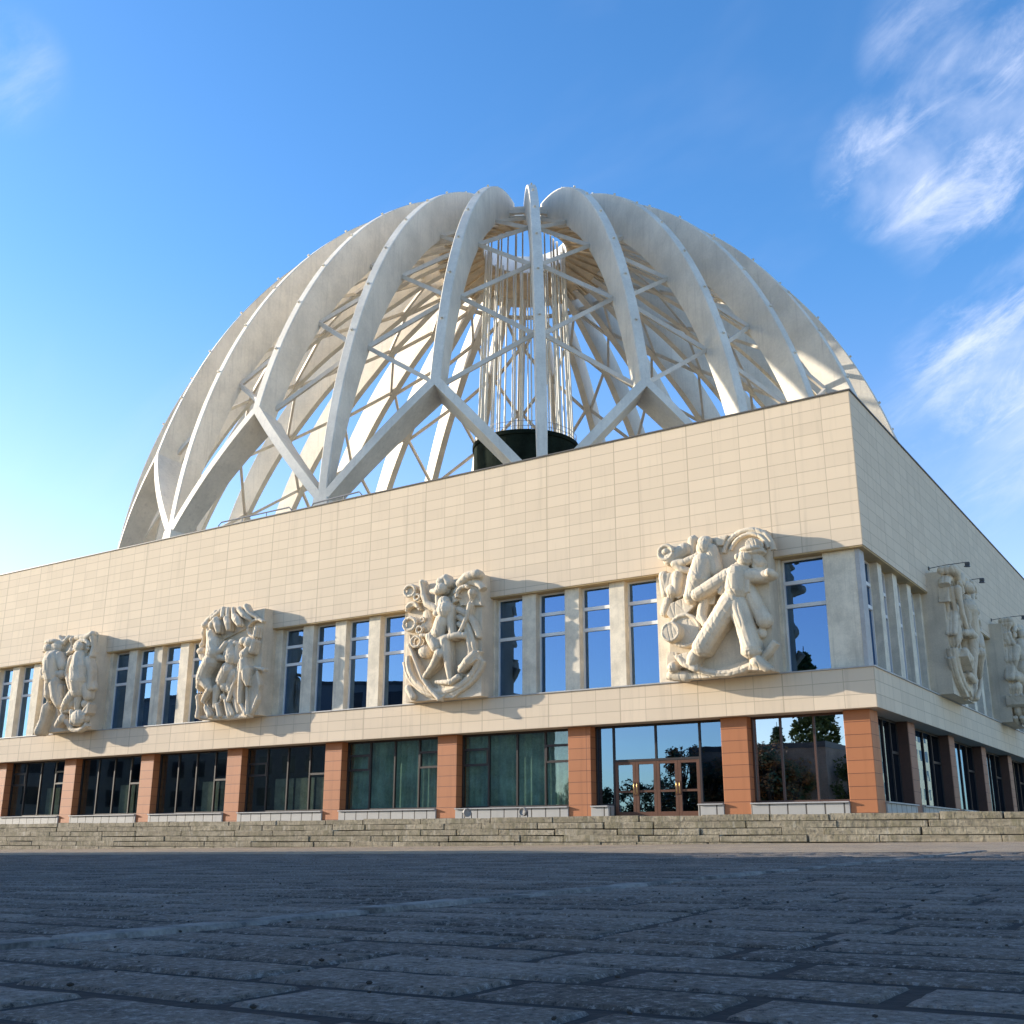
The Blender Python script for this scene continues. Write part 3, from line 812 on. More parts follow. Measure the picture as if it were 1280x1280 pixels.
# crossed struts between neighbouring ribs
FULLN = [23.5, 37, 52, 66]
FORKN = [17.2, 30.3, 44.3, 59, 72]
CAM = Vector((12.08, -44.57, -1.17))
st = []
for k in range(NR):
    for s in (-1, 1):
        if k % 2:
            continue
        kf = (k + s) % NR
        for i, pf in enumerate(FULLN):
            for pk in (FORKN[i], FORKN[i + 1]):
                p = wpt(k, pf, dep(pf) - .25, s * .3)
                q = wpt(kf, pk, dep(pk) - .25, -s * .3)
                st.append((p, q))
st.sort(key=lambda e: ((e[0] + e[1]) / 2 - CAM).length)
for p, q in st[:100]:
    bm = bmesh.new(); bar(bm, p, q, .26, .31)
    obj('strut', bm, M['strut'], dome, loc=DL)
bm = bmesh.new()
for p, q in st[100:]:
    bar(bm, p, q, .26, .31)
o = obj('far_struts', bm, M['strut'], dome, loc=DL)
o['kind'] = 'stuff'

# rings that tie the rib heads together
for phi, inn, nm in ((72, 1.7, 'ring_beam'), (75.5, .9, 'ring_beam'), (76, 1.7, 'ring_beam')):
    bm = bmesh.new()
    for k in range(NR):
        bar(bm, wpt(k, phi, inn), wpt(k + 1, phi, inn), .34, .4)
    obj(nm, bm, M['strut'], dome, loc=DL)
def loc_lathe(name, prof, mat, n=64, closed=True, smooth=False):
    bm = bmesh.new(); lathe(bm, prof, n, closed)
    bmesh.ops.recalc_face_normals(bm, faces=bm.faces)
    return obj(name, bm, mat, dome, smooth=smooth, loc=(0, 0, -16.9))
loc_lathe('crown_soffit', [(4.55, 59.55), (9.3, 57.75), (9.4, 58.0), (4.55, 59.8)], M['ring'])
loc_lathe('crown_ring', [(4.4, 59.5), (4.54, 59.5), (4.54, 61.5), (4.4, 61.5)], M['ringwhite'])
for k in range(32):
    a = azim(k + .5)
    bm = bmesh.new()
    c, s_ = math.cos(a), math.sin(a)
    bar(bm, (4.7 * c, 4.7 * s_, 59.36), (9.2 * c, 9.2 * s_, 57.72), .16, .3)
    obj('soffit_rib', bm, M['ring'], dome, loc=(0, 0, -16.9))
for k in range(34):
    a = 2 * math.pi * k / 34 + .05
    rr = 4.9 - (.35 if k % 3 == 0 else 0)
    c, s_ = math.cos(a), math.sin(a)
    bm = bmesh.new(); tube(bm, [(rr * c, rr * s_, 37.15), ((rr - .7) * c, (rr - .7) * s_, 59.6)], .075 if k % 3 else .11, 6)
    obj('rod', bm, M['rod'], dome, loc=(0, 0, -16.9))

drum = thing('drum', 'big black round drum standing under the crown of the dome', 'drum', (XC, YC, 16.9))
bm = bmesh.new(); lathe(bm, [(4.4, 0), (4.4, 9.5), (5.25, 10.2), (5.25, 19.85), (5.4, 19.9), (5.4, 20.3), (5.1, 20.3), (5.1, 20.05), (.01, 20.05)], 64)
obj('shell', bm, M['drum'], drum, smooth=False)
bm = bmesh.new()
for k in range(16):
    a0, a1 = 2 * math.pi * k / 16, 2 * math.pi * (k + 1) / 16
    for z in (20.75, 21.25):
        bar(bm, (5.2 * math.cos(a0), 5.2 * math.sin(a0), z), (5.2 * math.cos(a1), 5.2 * math.sin(a1), z), .04)
    bar(bm, (5.2 * math.cos(a0), 5.2 * math.sin(a0), 20.25), (5.2 * math.cos(a0), 5.2 * math.sin(a0), 21.25), .04)
obj('hand_rail', bm, M['rail'], drum)
# ------------------------------------------------------------------ carved reliefs
def unit_sphere(seg):
    n = seg // 2
    vs = [(0, 0, 1)]
    for j in range(1, n):
        t = math.pi * j / n
        vs += [(math.sin(t) * math.cos(2 * math.pi * k / seg), math.sin(t) * math.sin(2 * math.pi * k / seg), math.cos(t)) for k in range(seg)]
    vs.append((0, 0, -1))
    last = len(vs) - 1
    fs = [(0, 1 + k, 1 + (k + 1) % seg) for k in range(seg)]
    for j in range(n - 2):
        o = 1 + j * seg
        fs += [(o + k, o + seg + k, o + seg + (k + 1) % seg, o + (k + 1) % seg) for k in range(seg)]
    o = 1 + (n - 2) * seg
    fs += [(o + k, last, o + (k + 1) % seg) for k in range(seg)]
    return vs, fs
SPH = unit_sphere(14)

class Acc:
    """plain vertex / face lists, quicker than a growing bmesh"""
    def __init__(s):
        s.v, s.f = [], []
    def sphere(s, c, rx, ry, rz):
        o = len(s.v)
        s.v += [(c[0] + x * rx, c[1] + y * ry, c[2] + z * rz) for x, y, z in SPH[0]]
        s.f += [tuple(i + o for i in f) for f in SPH[1]]
    def tube(s, pts, rad, n=14):
        if not isinstance(rad, list):
            rad = [rad] * len(pts)
        o = len(s.v)
        for i, p in enumerate(pts):
            d = pts[min(i + 1, len(pts) - 1)] - pts[max(i - 1, 0)]
            a, b = frame_axes(d)
            for k in range(n):
                t = 2 * math.pi * k / n
                s.v.append(tuple(p + (a * math.cos(t) + b * math.sin(t)) * rad[i]))
        for i in range(len(pts) - 1):
            for k in range(n):
                s.f.append((o + i * n + k, o + i * n + (k + 1) % n, o + (i + 1) * n + (k + 1) % n, o + (i + 1) * n + k))
        s.f.append(tuple(o + k for k in range(n))[::-1])
        s.f.append(tuple(o + (len(pts) - 1) * n + k for k in range(n)))
    def prism(s, lo, hi):
        o, n = len(s.v), len(lo)
        s.v += [tuple(p) for p in lo] + [tuple(p) for p in hi]
        s.f += [(o + i, o + (i + 1) % n, o + n + (i + 1) % n, o + n + i) for i in range(n)]
        s.f += [tuple(o + i for i in range(n))[::-1], tuple(o + n + i for i in range(n))]

def carve(spec, mirror=None, ds=1.0):
    """local axes: x along the wall, -y outwards, z up; depth d is measured from the slab front"""
    ac = Acc()
    P = lambda u, v, d: Vector((u if mirror is None else mirror - u, -d * ds, v))
    for it in spec:
        t = it[0]
        if t == 'c':
            ch = it[1]
            for layer in (1.0, .55, .1):
                pts = [P(u, v, d * layer) for u, v, d, r in ch]
                rs = [max(.05, r * (1.0 if layer == 1 else .95)) for u, v, d, r in ch]
                ac.tube(pts, rs)
                for p, r in zip(pts, rs):
                    ac.sphere(p, r, r, r)
        elif t == 'e':
            _, u, v, d, a, b, c = it
            for layer in (1.0, .4):
                ac.sphere(P(u, v, d * layer), max(.05, a), max(.1, c), max(.05, b))
        elif t == 't':
            _, u, v, d, Ra, Rb, r, a0, a1 = it
            n = max(6, int(abs(a1 - a0) / 12))
            for layer in (1.0, .3):
                pts = []
                for i in range(n + 1):
                    a = R(a0 + (a1 - a0) * i / n)
                    pts.append(P(u + Ra * math.cos(a), v + Rb * math.sin(a), d * layer))
                ac.tube(pts, max(.055, r), 8)
        elif t == 'd':
            _, u, v, d0, d1, r1, r2 = it
            ac.tube([P(u, v, d0 - .1), P(u, v, d1)], [r1, r2], 28)
        elif t == 'p':
            pts = it[1]
            ac.prism([P(u, v, it[2] - .12) for u, v in pts], [P(u, v, it[3]) for u, v in pts])
    me = bpy.data.meshes.new('tmp')
    me.from_pydata(ac.v, [], ac.f); me.update()
    bm = bmesh.new(); bm.from_mesh(me); bmesh.ops.recalc_face_normals(bm, faces=bm.faces); bm.to_mesh(me); bm.free()
    tmp = bpy.data.objects.new('tmp', me); COL.objects.link(tmp)
    md = tmp.modifiers.new('r', 'REMESH'); md.mode = 'VOXEL'; md.voxel_size = .022; md.use_smooth_shade = True
    dg = bpy.context.evaluated_depsgraph_get()
    res = bpy.data.meshes.new_from_object(tmp.evaluated_get(dg))
    bpy.data.objects.remove(tmp)
    shift = [(v.co.copy(), v.normal.copy()) for v in res.vertices]
    for v, (co, nr) in zip(res.vertices, shift):      # drapery folds and tool marks
        q = Vector((co.x * 3.6 + co.z * .9, co.y * 2.5, co.z * .9))
        fold = max(0.0, 1 - abs(noise.noise(q)) * 4.2) ** 2
        tool = noise.noise(Vector((co.x * 7 + co.z * 5, co.y * 7, co.z * 7)))
        v.co = co + nr * (.008 - fold * .020 + tool * .004)
    for p in res.polygons:
        p.use_smooth = True
    return res

def relief(spec, label, loc, rotz=0.0, mirror=None, top=None, ds=1.05):
    t = thing('wall_relief', label, 'relief', loc, 'carved stone reliefs between the upper windows')
    t.rotation_euler = (0, 0, rotz)
    bm = bmesh.new()
    W, H, n = 4.72, 6.1, 14
    fr = top or (lambda x: 0)
    # slab with a slightly uneven, hand finished top
    lo, hi = [], []
    for i in range(n + 1):
        x = W * i / n
        z = H + fr(x / W)
        lo.append([bm.verts.new((x, y, 0.0)) for y in (-.7, .34)])
        hi.append([bm.verts.new((x, y, z + (.0 if y < 0 else .03))) for y in (-.7, .34)])
    for i in range(n):
        bm.faces.new((lo[i][0], lo[i + 1][0], hi[i + 1][0], hi[i][0]))
        bm.faces.new((lo[i + 1][1], lo[i][1], hi[i][1], hi[i + 1][1]))
        bm.faces.new((hi[i][0], hi[i + 1][0], hi[i + 1][1], hi[i][1]))
        bm.faces.new((lo[i][1], lo[i + 1][1], lo[i + 1][0], lo[i][0]))
    bm.faces.new((lo[0][1], lo[0][0], hi[0][0], hi[0][1])); bm.faces.new((lo[-1][0], lo[-1][1], hi[-1][1], hi[-1][0]))
    obj('slab', bm, M['slab'], t)
    me = carve(spec, mirror, ds)
    o = link('carving', me, M['relief'], t, (0, -.69, 0))
    o.data.name = 'carving'
    return t

ZR = 5.66
relief(RELIEF_CLOWN, 'carved relief of a striding clown in a hat, nearest the corner on the sunlit front', (SLABS[0], 0, ZR))
relief(RELIEF_RINGS, 'carved relief of a juggler among rings on the sunlit front, next to the clown', (SLABS[1], 0, ZR), top=lambda x: -.12 * (1 - x))
relief(RELIEF_HORSES, 'carved relief of rearing horses and a woman with a raised arm', (SLABS[2], 0, ZR), top=lambda x: -.25 + .25 * x)
relief(RELIEF_PAIR, 'carved relief of two robed figures side by side, farthest left on the sunlit front', (SLABS[3], 0, ZR), top=lambda x: -.3 + .3 * x)
relief(RELIEF_RINGS, 'shaded carved relief on the side wall, nearest the building corner, with two floodlights over it', (0, 10.9, ZR), R(90), mirror=4.7, top=lambda x: -.1 + .1 * x, ds=1.7)
relief(RELIEF_PAIR, 'shaded carved relief on the side wall cut by the right edge of the photo', (0, 26.2, ZR), R(90), mirror=4.9, top=lambda x: -.2 + .1 * x, ds=1.7)
# ------------------------------------------------------------------ steps, plaza
def plaza_z(x, y):
    return -1.62 + .009 * (x - 12.08) + .0132 * (y + 44.57)

m, nt, b, out = newmat('step_stone')
n = N(nt)
pos = n.n('ShaderNodeNewGeometry').outputs['Position']
v1 = n.noise(n.mapping(pos, (.35, 1, 3)), 1.2, 5, .65); v2 = n.noise(pos, 7, 5, .7); v3 = n.noise(n.mapping(pos, (1, 1, .3)), 2.6, 4, .7)
c = n.mix(n.ramp(v1, .3, .7), (.22, .18, .115, 1), (.38, .32, .22, 1))
c = n.mix(n.math('MULTIPLY', n.ramp(v3, .44, .64), .8), c, (.17, .145, .08, 1))
c = n.mix(n.math('MULTIPLY', n.ramp(v2, .50, .64), .75), c, (.12, .10, .07, 1))
c = n.mix(n.math('MULTIPLY', n.ramp(n.noise(n.mapping(pos, (1.2, 1.2, .15)), 2.2, 4, .7), .56, .7), .5), c, (.50, .45, .36, 1))
nt.links.new(c, b.inputs['Base Color']); b.inputs['Roughness'].default_value = .9
nt.links.new(n.bump(n.math('ADD', v2, v3), .9, .04), b.inputs['Normal'])
M['step'] = m

steps = thing('stone_steps', 'weathered sandstone steps running along the foot of the building', 'steps', (-20, -3, -.15))
random.seed(11)
RISE, TREAD = .26, .38
for i in range(7):
    bm = bmesh.new()
    top = -.15 - RISE * i
    y0 = -3.0 - TREAD * i
    x = -100.0
    while x < 46:
        ln = random.uniform(1.6, 4.2)
        j = random.uniform(-.022, .022); jt = random.uniform(-.025, .02); ji = random.uniform(-.02, .02)
        x1 = x + ln - random.uniform(.01, .08)
        yb = y0 + 1.2
        zb = top - RISE + random.uniform(.012, .03)
        tz0, tz1 = top + jt + ji, top + jt - ji
        hexa(bm, [(x, y0 + j, zb), (x1, y0 + j + ji * .6, zb), (x1, yb, zb), (x, yb, zb),
                  (x, y0 + j, tz0), (x1, y0 + j + ji * .6, tz1), (x1, yb, tz1), (x, yb, tz0)])
        x += ln
    bmesh.ops.bevel(bm, geom=list(bm.edges), offset=.018, segments=2, profile=.6, affect='EDGES')
    for v in bm.verts:
        v.co += Vector((0, noise.noise(v.co * 2.7) * .02, noise.noise(v.co * 2.1 + Vector((5, 0, 0))) * .012))
    obj('step', bm, M['step'], steps, loc=(20, 3, .15))
m = weathered('terrace_stone', (.38, .33, .25), .15, .9, scale=1.5)
structure(obj('terrace', boxes([(-100, 46, -2.5, .9, -2.8, -.19), (-.9, 46, .9, 120, -2.8, -.19)]), m))

# paving: rough slabs laid one by one near the viewer, a patterned sheet beyond
def paving_mat(name, slabs):
    m, nt, b, out = newmat(name)
    n = N(nt)
    geo = n.n('ShaderNodeNewGeometry')
    pos = geo.outputs['Position']
    f1 = n.noise(pos, 1.3, 5, .65); f2 = n.noise(pos, 30, 6, .8); f3 = n.noise(pos, 7, 5, .68); f4 = n.noise(pos, .18, 3, .5)
    vor = n.n('ShaderNodeTexVoronoi'); nt.links.new(pos, vor.inputs['Vector']); vor.inputs['Scale'].default_value = 75
    if slabs:
        rnd = geo.outputs['Random Per Island']
    else:
        br = n.n('ShaderNodeTexBrick', offset=.42, offset_frequency=2)
        nt.links.new(pos, br.inputs['Vector'])
        for k_, v_ in (('Scale', 1), ('Mortar Size', .008), ('Mortar Smooth', .4), ('Brick Width', .42), ('Row Height', .21)):
            br.inputs[k_].default_value = v_
        br.inputs['Color1'].default_value = (0, 0, 0, 1); br.inputs['Color2'].default_value = (1, 1, 1, 1); br.inputs['Mortar'].default_value = (.3, .3, .3, 1)
        rnd = br.outputs['Color']
    lo, hi = ((.085, .068, .052, 1), (.22, .182, .145, 1)) if slabs else ((.36, .25, .145, 1), (.55, .40, .235, 1))  # the sheet's paler, warmer pair paints in the sunlit strip by the steps
    c = n.mix(rnd, lo, hi) if True else n.mix(rnd, (.075, .066, .057, 1), (.18, .158, .137, 1))
    c = n.mix(n.math('MULTIPLY', n.ramp(f4, .35, .7), .35), c, (.19, .16, .13, 1))
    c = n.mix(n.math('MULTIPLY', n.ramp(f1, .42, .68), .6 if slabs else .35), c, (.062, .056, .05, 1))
    c = n.mix(n.math('MULTIPLY', n.ramp(f3, .5, .72), .5), c, (.24, .215, .19, 1))
    c = n.mix(n.math('MULTIPLY', n.ramp(f2, .52, .62), .8), c, (.33, .30, .265, 1))
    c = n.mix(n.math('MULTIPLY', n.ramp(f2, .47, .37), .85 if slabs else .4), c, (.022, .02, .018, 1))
    h = n.math('ADD', n.math('MULTIPLY', f2, .55), n.math('ADD', n.math('MULTIPLY', f3, .7), n.math('MULTIPLY', vor.outputs['Distance'], .35)))
    if not slabs:
        c = n.mix(br.outputs['Fac'], c, (.07, .06, .05, 1))
        h = n.math('SUBTRACT', h, n.math('MULTIPLY', br.outputs['Fac'], 1.2))
    nt.links.new(c, b.inputs['Base Color'])
    nt.links.new(n.ramp(f1, .3, .7, .75, .95), b.inputs['Roughness'])
    b.inputs['Specular IOR Level'].default_value = .25
    nt.links.new(n.bump(h, 1.0 if slabs else .55, .03), b.inputs['Normal'])
    return m
bm = bmesh.new()
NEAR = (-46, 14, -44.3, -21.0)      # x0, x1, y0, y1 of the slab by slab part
def grid(x0, x1, y0, y1, nx, ny):
    vs = [[bm.verts.new((x0 + (x1 - x0) * i / nx, y0 + (y1 - y0) * j / ny, plaza_z(x0 + (x1 - x0) * i / nx, y0 + (y1 - y0) * j / ny))) for j in range(ny + 1)] for i in range(nx + 1)]
    for i in range(nx):
        for j in range(ny):
            bm.faces.new((vs[i][j], vs[i + 1][j], vs[i + 1][j + 1], vs[i][j + 1]))
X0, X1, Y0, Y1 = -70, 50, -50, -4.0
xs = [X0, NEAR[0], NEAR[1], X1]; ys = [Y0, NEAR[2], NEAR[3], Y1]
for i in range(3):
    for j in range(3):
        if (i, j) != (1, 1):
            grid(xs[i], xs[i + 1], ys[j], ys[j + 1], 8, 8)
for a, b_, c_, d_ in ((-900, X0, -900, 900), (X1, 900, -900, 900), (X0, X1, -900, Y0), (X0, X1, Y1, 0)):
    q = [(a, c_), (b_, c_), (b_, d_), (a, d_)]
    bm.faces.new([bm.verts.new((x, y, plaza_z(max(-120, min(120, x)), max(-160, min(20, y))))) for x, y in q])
structure(obj('plaza', bm, paving_mat('paving_sheet_sun_tint', False)))
bm = bmesh.new()
grid(NEAR[0], NEAR[1], NEAR[2], NEAR[3], 4, 4)
for v in bm.verts:
    v.co.z -= .011
m = weathered('joint_soil', (.014, .0125, .011), .25, .95, scale=6, bump=.5)
structure(obj('paving_joints', bm, m))
random.seed(3)
def slab(bm, x0, x1, y0, y1, dz, tx, ty, near):
    nx, ny = (10, 5) if near else (3, 2)
    e = .014
    us = [0, e] + [e + (x1 - x0 - 2 * e) * k / nx for k in range(1, nx)] + [x1 - x0 - e, x1 - x0]
    ws = [0, e] + [e + (y1 - y0 - 2 * e) * k / ny for k in range(1, ny)] + [y1 - y0 - e, y1 - y0]
    vs = []
    for i, u in enumerate(us):
        col = []
        for j, w in enumerate(ws):
            x, y = x0 + u, y0 + w
            z = plaza_z(x, y) + dz + tx * (u - (x1 - x0) / 2) + ty * (w - (y1 - y0) / 2)
            rim = i in (0, len(us) - 1) or j in (0, len(ws) - 1)
            if rim:
                z -= .013 + abs(dz)
                k = noise.noise(Vector((x * 9, y * 9, 1))) * .011
                x += k; y += noise.noise(Vector((x * 9, y * 9, 7))) * .011
            else:
                z += noise.noise(Vector((x * 5, y * 5, 2))) * .003 + noise.noise(Vector((x * 14, y * 14, 4))) * .0025
                if i in (1, len(us) - 2) or j in (1, len(ws) - 2):
                    z -= .001 + .004 * abs(noise.noise(Vector((x * 6, y * 6, 9))))
            col.append(bm.verts.new((x, y, z)))
        vs.append(col)
    for i in range(len(us) - 1):
        for j in range(len(ws) - 1):
            bm.faces.new((vs[i][j], vs[i + 1][j], vs[i + 1][j + 1], vs[i][j + 1]))
bm = bmesh.new()
y = NEAR[2]
row = 0
while y < NEAR[3] - .3:
    rh = random.uniform(.38, .47)
    x = NEAR[0] + random.uniform(-1.2, 0)
    while x < NEAR[1]:
        ln = random.uniform(.75, 1.2)
        xa, xb = x, x + ln
        x += ln
        if xb < 12 - (y + 44.6) * 2.0 - 3 or xa < NEAR[0] - 1:
            continue
        if xa < 7.17 < xb: xb = 7.17; x = 7.43
        elif 7.17 <= xa < 7.43:
            xa = 7.43
        if xb - xa < .25:
            continue
        g = .031
        slab(bm, xa + g, xb - g, y + g * 1.35, y + rh - g * 1.35, random.uniform(-.004, .004), random.uniform(-.003, .003), random.uniform(-.006, .006), y < -36)
    y += rh
    row += 1
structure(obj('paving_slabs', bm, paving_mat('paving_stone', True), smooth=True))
bm = bmesh.new()
y = NEAR[2]
while y < NEAR[3]:
    ln = random.uniform(.85, 1.15)
    slab(bm, 7.19, 7.41, y + .012, y + ln - .012, random.uniform(.012, .022), random.uniform(-.01, .01), random.uniform(-.006, .006), y < -36)
    y += ln
structure(obj('border_stones', bm, weathered('border_stone', (.21, .19, .165), .35, .9, scale=3, fine=34, bump=.9), smooth=True))

# dry leaves and grit lying on the slabs
bm = bmesh.new()
random.seed(5)
for i in range(150):
    y = -42.3 + 24 * random.random() ** 1.7
    x = 12 - (y + 44.6) * random.uniform(.2, 1.3) + random.uniform(-1, 1)
    s = random.uniform(.005, .014)
    z = plaza_z(x, y) + .012
    a = random.uniform(0, 6.28)
    mt = Matrix.Translation((x, y, z)) @ Matrix.Rotation(a, 4, 'Z') @ Matrix.Rotation(random.uniform(-.5, .5), 4, 'X') @ Matrix.Diagonal((s, s * .7, s * .5, 1))
    bmesh.ops.create_icosphere(bm, subdivisions=1, radius=1, matrix=mt)
o = obj('grit', bm, weathered('dark_grit', (.035, .028, .022), .2, .9, bump=0))
o['kind'] = 'stuff'; o['label'] = 'dark dry leaves and grit scattered over the shaded paving'

# ------------------------------------------------------------------ unseen town round the plaza, partly added to cast shade and darken glass
def town_mat(name, wall, win, bw=3.2, rh=3.0):
    m, nt, b, out = newmat(name)
    n = N(nt)
    g = n.n('ShaderNodeNewGeometry')
    sp = n.n('ShaderNodeSeparateXYZ'); nt.links.new(g.outputs['Position'], sp.inputs[0])
    sn = n.n('ShaderNodeSeparateXYZ'); nt.links.new(g.outputs['True Normal'], sn.inputs[0])
    u = n.mix(n.math('GREATER_THAN', n.math('ABSOLUTE', sn.outputs[0]), .5), sp.outputs[0], sp.outputs[1], 'FLOAT')
    fu = n.math('FRACT', n.math('DIVIDE', n.math('ADD', u, 1000), bw)); fv = n.math('FRACT', n.math('DIVIDE', n.math('ADD', sp.outputs[2], 100.4), rh))
    a = n.math('LESS_THAN', n.math('ABSOLUTE', n.math('SUBTRACT', fu, .5)), .28)
    c_ = n.math('LESS_THAN', n.math('ABSOLUTE', n.math('SUBTRACT', fv, .5)), .28)
    f_ = n.math('MULTIPLY', n.math('MULTIPLY', a, c_), n.math('LESS_THAN', n.math('ABSOLUTE', sn.outputs[2]), .5))
    nt.links.new(n.mix(f_, c4(wall), c4(win)), b.inputs['Base Color'])
    nt.links.new(n.mix(f_, .85, .15, 'FLOAT'), b.inputs['Roughness'])
    return m

def town_block(name, label, x0, x1, y0, y1, h, mat, steps_=()):
    t = thing(name, label, 'building', ((x0 + x1) / 2, (y0 + y1) / 2, -2.5))
    ox, oy = t.location.x, t.location.y
    obj('wall', boxes([(x0 - ox, x1 - ox, y0 - oy, y1 - oy, -2, h + 2.5)]), mat, t)
    obj('roof', boxes([(x0 - ox - .4, x1 - ox + .4, y0 - oy - .4, y1 - oy + .4, h + 2.502, h + 3.1)]), M['cap'], t)
    obj('stair_head', boxes([((x1 - x0) * -.1, (x1 - x0) * .1, -2, 2, h + 3.1, h + 5.2)]), mat, t)
def prism_block(name, label, poly, h, mat):
    cx = sum(p[0] for p in poly) / len(poly); cy = sum(p[1] for p in poly) / len(poly)
    t = thing(name, label, 'building', (cx, cy, -2.5))
    for nm, z0, z1, g, mt in (('wall', -2, h + 2.5, 1.0, mat), ('roof', h + 2.502, h + 2.9, 1.004, M['cap'])):
        bm = bmesh.new()
        lo = [bm.verts.new(((x - cx) * g, (y - cy) * g, z0)) for x, y in poly]
        hi = [bm.verts.new(((x - cx) * g, (y - cy) * g, z1)) for x, y in poly]
        n_ = len(poly)
        for i in range(n_):
            bm.faces.new((lo[i], lo[(i + 1) % n_], hi[(i + 1) % n_], hi[i]))
        bm.faces.new(hi); bm.faces.new(lo[::-1])
        bmesh.ops.recalc_face_normals(bm, faces=bm.faces)
        obj(nm, bm, mt, t)
mA = town_mat('added_grey_block', (.20, .20, .19), (.03, .035, .045)); mB = town_mat('yellow_block', (.62, .52, .34), (.05, .06, .07))
mC = weathered('added_blocker_render', (.36, .25, .17), .15, .9)
prism_block('shade_block', 'long grey block added unseen left of the plaza, outlined to cast its shade', [(-100, -32.8), (-64, -33.3), (-56.7, -38.8), (-52.7, -44.3), (-52.7, -60), (-100, -60)], 13.6, mA)  # added out of view, roof outline drawn back from the shade wanted
prism_block('blocker', 'low grey pavilion added unseen just left of the viewer to shade the paving', [(-25, -34.8), (-14, -34.8), (-14, -54), (-25, -54)], 5.6, mC)  # put in out of view to shade the right foreground
prism_block('reflection_block', 'low grey block added unseen left of the plaza to darken the leftmost panes', [(-104, -31), (-88, -31), (-88, -15), (-104, -15)], 7.2, mA)  # put in out of view to darken reflections in the leftmost bays
town_block('apartment_block', 'pale yellow apartment block right of the plaza outside the picture', 30, 75, 118, 150, 30, mB)

# trees across the plaza, mirrored in the glass
m, nt, b, out = newmat('leaf')
n = N(nt)
oi = n.n('ShaderNodeNewGeometry')
fz = n.noise(oi.outputs['Position'], .9, 3, .6)
nt.links.new(n.mix(n.ramp(fz, .3, .7), (.045, .075, .02, 1), (.15, .17, .04, 1)), b.inputs['Base Color']); b.inputs['Roughness'].default_value = .6
M['leaf'] = m
m, nt, b, out = newmat('autumn_leaf')
n = N(nt)
fz = n.noise(n.n('ShaderNodeNewGeometry').outputs['Position'], 1.1, 3, .6)
nt.links.new(n.mix(n.ramp(fz, .40, .62), (.06, .10, .03, 1), (.42, .15, .03, 1)), b.inputs['Base Color']); b.inputs['Roughness'].default_value = .6
M['autumn'] = m
M['bark'] = weathered('bark', (.09, .065, .045), .2, .95, fine=14)

def leafy(bm, c, r, cnt, size):
    for _ in range(cnt):
        d = Vector((random.gauss(0, 1), random.gauss(0, 1), random.gauss(0, 1))).normalized() * r * random.random() ** .45
        p = c + d
        a = Vector((random.gauss(0, 1), random.gauss(0, 1), random.gauss(0, .6))).normalized()
        b2 = a.orthogonal().normalized()
        s = size * random.uniform(.6, 1.3)
        bm.faces.new([bm.verts.new(p + q) for q in (a * s, b2 * s * .6, -a * s, -b2 * s * .6)])

def broadleaf(h):
    cr = bmesh.new(); tr = bmesh.new()
    tube(tr, [(0, 0, -.5), (.1, 0, h * .2), (0, .1, h * .45), (.1, 0, h * .8)], [h * .03, h * .024, h * .018, .04], 9)
    for i in range(26):
        a = random.uniform(0, 6.28); zz = random.uniform(.3, .97)
        rad = h * .27 * math.sqrt(max(.05, 1 - ((zz - .58) / .42) ** 2)) * random.uniform(.4, 1)
        c = Vector((rad * math.cos(a), rad * math.sin(a), h * zz))
        tube(tr, [(0, 0, h * zz * .65), c * .6 + Vector((0, 0, h * zz * .35)), c], [h * .01, h * .007, .02], 5)
        leafy(cr, c, h * random.uniform(.07, .13), 120, h * .018)
    return cr, tr

def spruce(h):
    cr = bmesh.new(); tr = bmesh.new()
    tube(tr, [(0, 0, -.5), (0, 0, h * .5), (0, 0, h)], [h * .022, h * .014, .02], 8)
    for i in range(34):
        zz = .08 + .9 * i / 34
        R_ = h * .2 * (1 - zz) ** .85 + .15
        for q in range(9):
            a = random.uniform(0, 6.28)
            for w in (.35, .6, .85, 1):
                c = Vector((R_ * w * math.cos(a), R_ * w * math.sin(a), h * zz - R_ * w * .35))
                leafy(cr, c, h * .012 + R_ * .1, 7, h * .013)
    return cr, tr

random.seed(21)
protos = {}
def tree(kind, x, y, h, label):
    if kind not in protos:
        cr, tr = (spruce if kind == 'spruce' else broadleaf)(10.0)
        a = bpy.data.meshes.new('crown'); cr.to_mesh(a); cr.free(); a.materials.append(M['autumn' if kind == 'maple' else 'leaf'])
        c_ = bpy.data.meshes.new('trunk'); tr.to_mesh(c_); tr.free(); c_.materials.append(M['bark'])
        protos[kind] = (a, c_)
    t = thing(kind, label, 'tree', (x, y, plaza_z(max(-120, x), max(-160, y)) - .1), 'trees across the plaza outside the picture')
    t.scale = (h / 10,) * 3; t.rotation_euler = (0, 0, random.uniform(0, 6.28))
    for nm, me in zip(('crown', 'trunk'), protos[kind]):
        o = bpy.data.objects.new(nm, me); COL.objects.link(o); o.parent = t
for x, y, h in TREES_B:
    tree('broadleaf_tree', x, y, h, 'leafy tree across the plaza behind the viewer')
for x, y, h in TREES_A:
    tree('maple', x, y, h, 'turning maple beside the low pavilion behind the viewer')
for x, y, h in TREES_S:
    tree('spruce', x, y, h, 'dark spruce across the plaza behind the viewer')

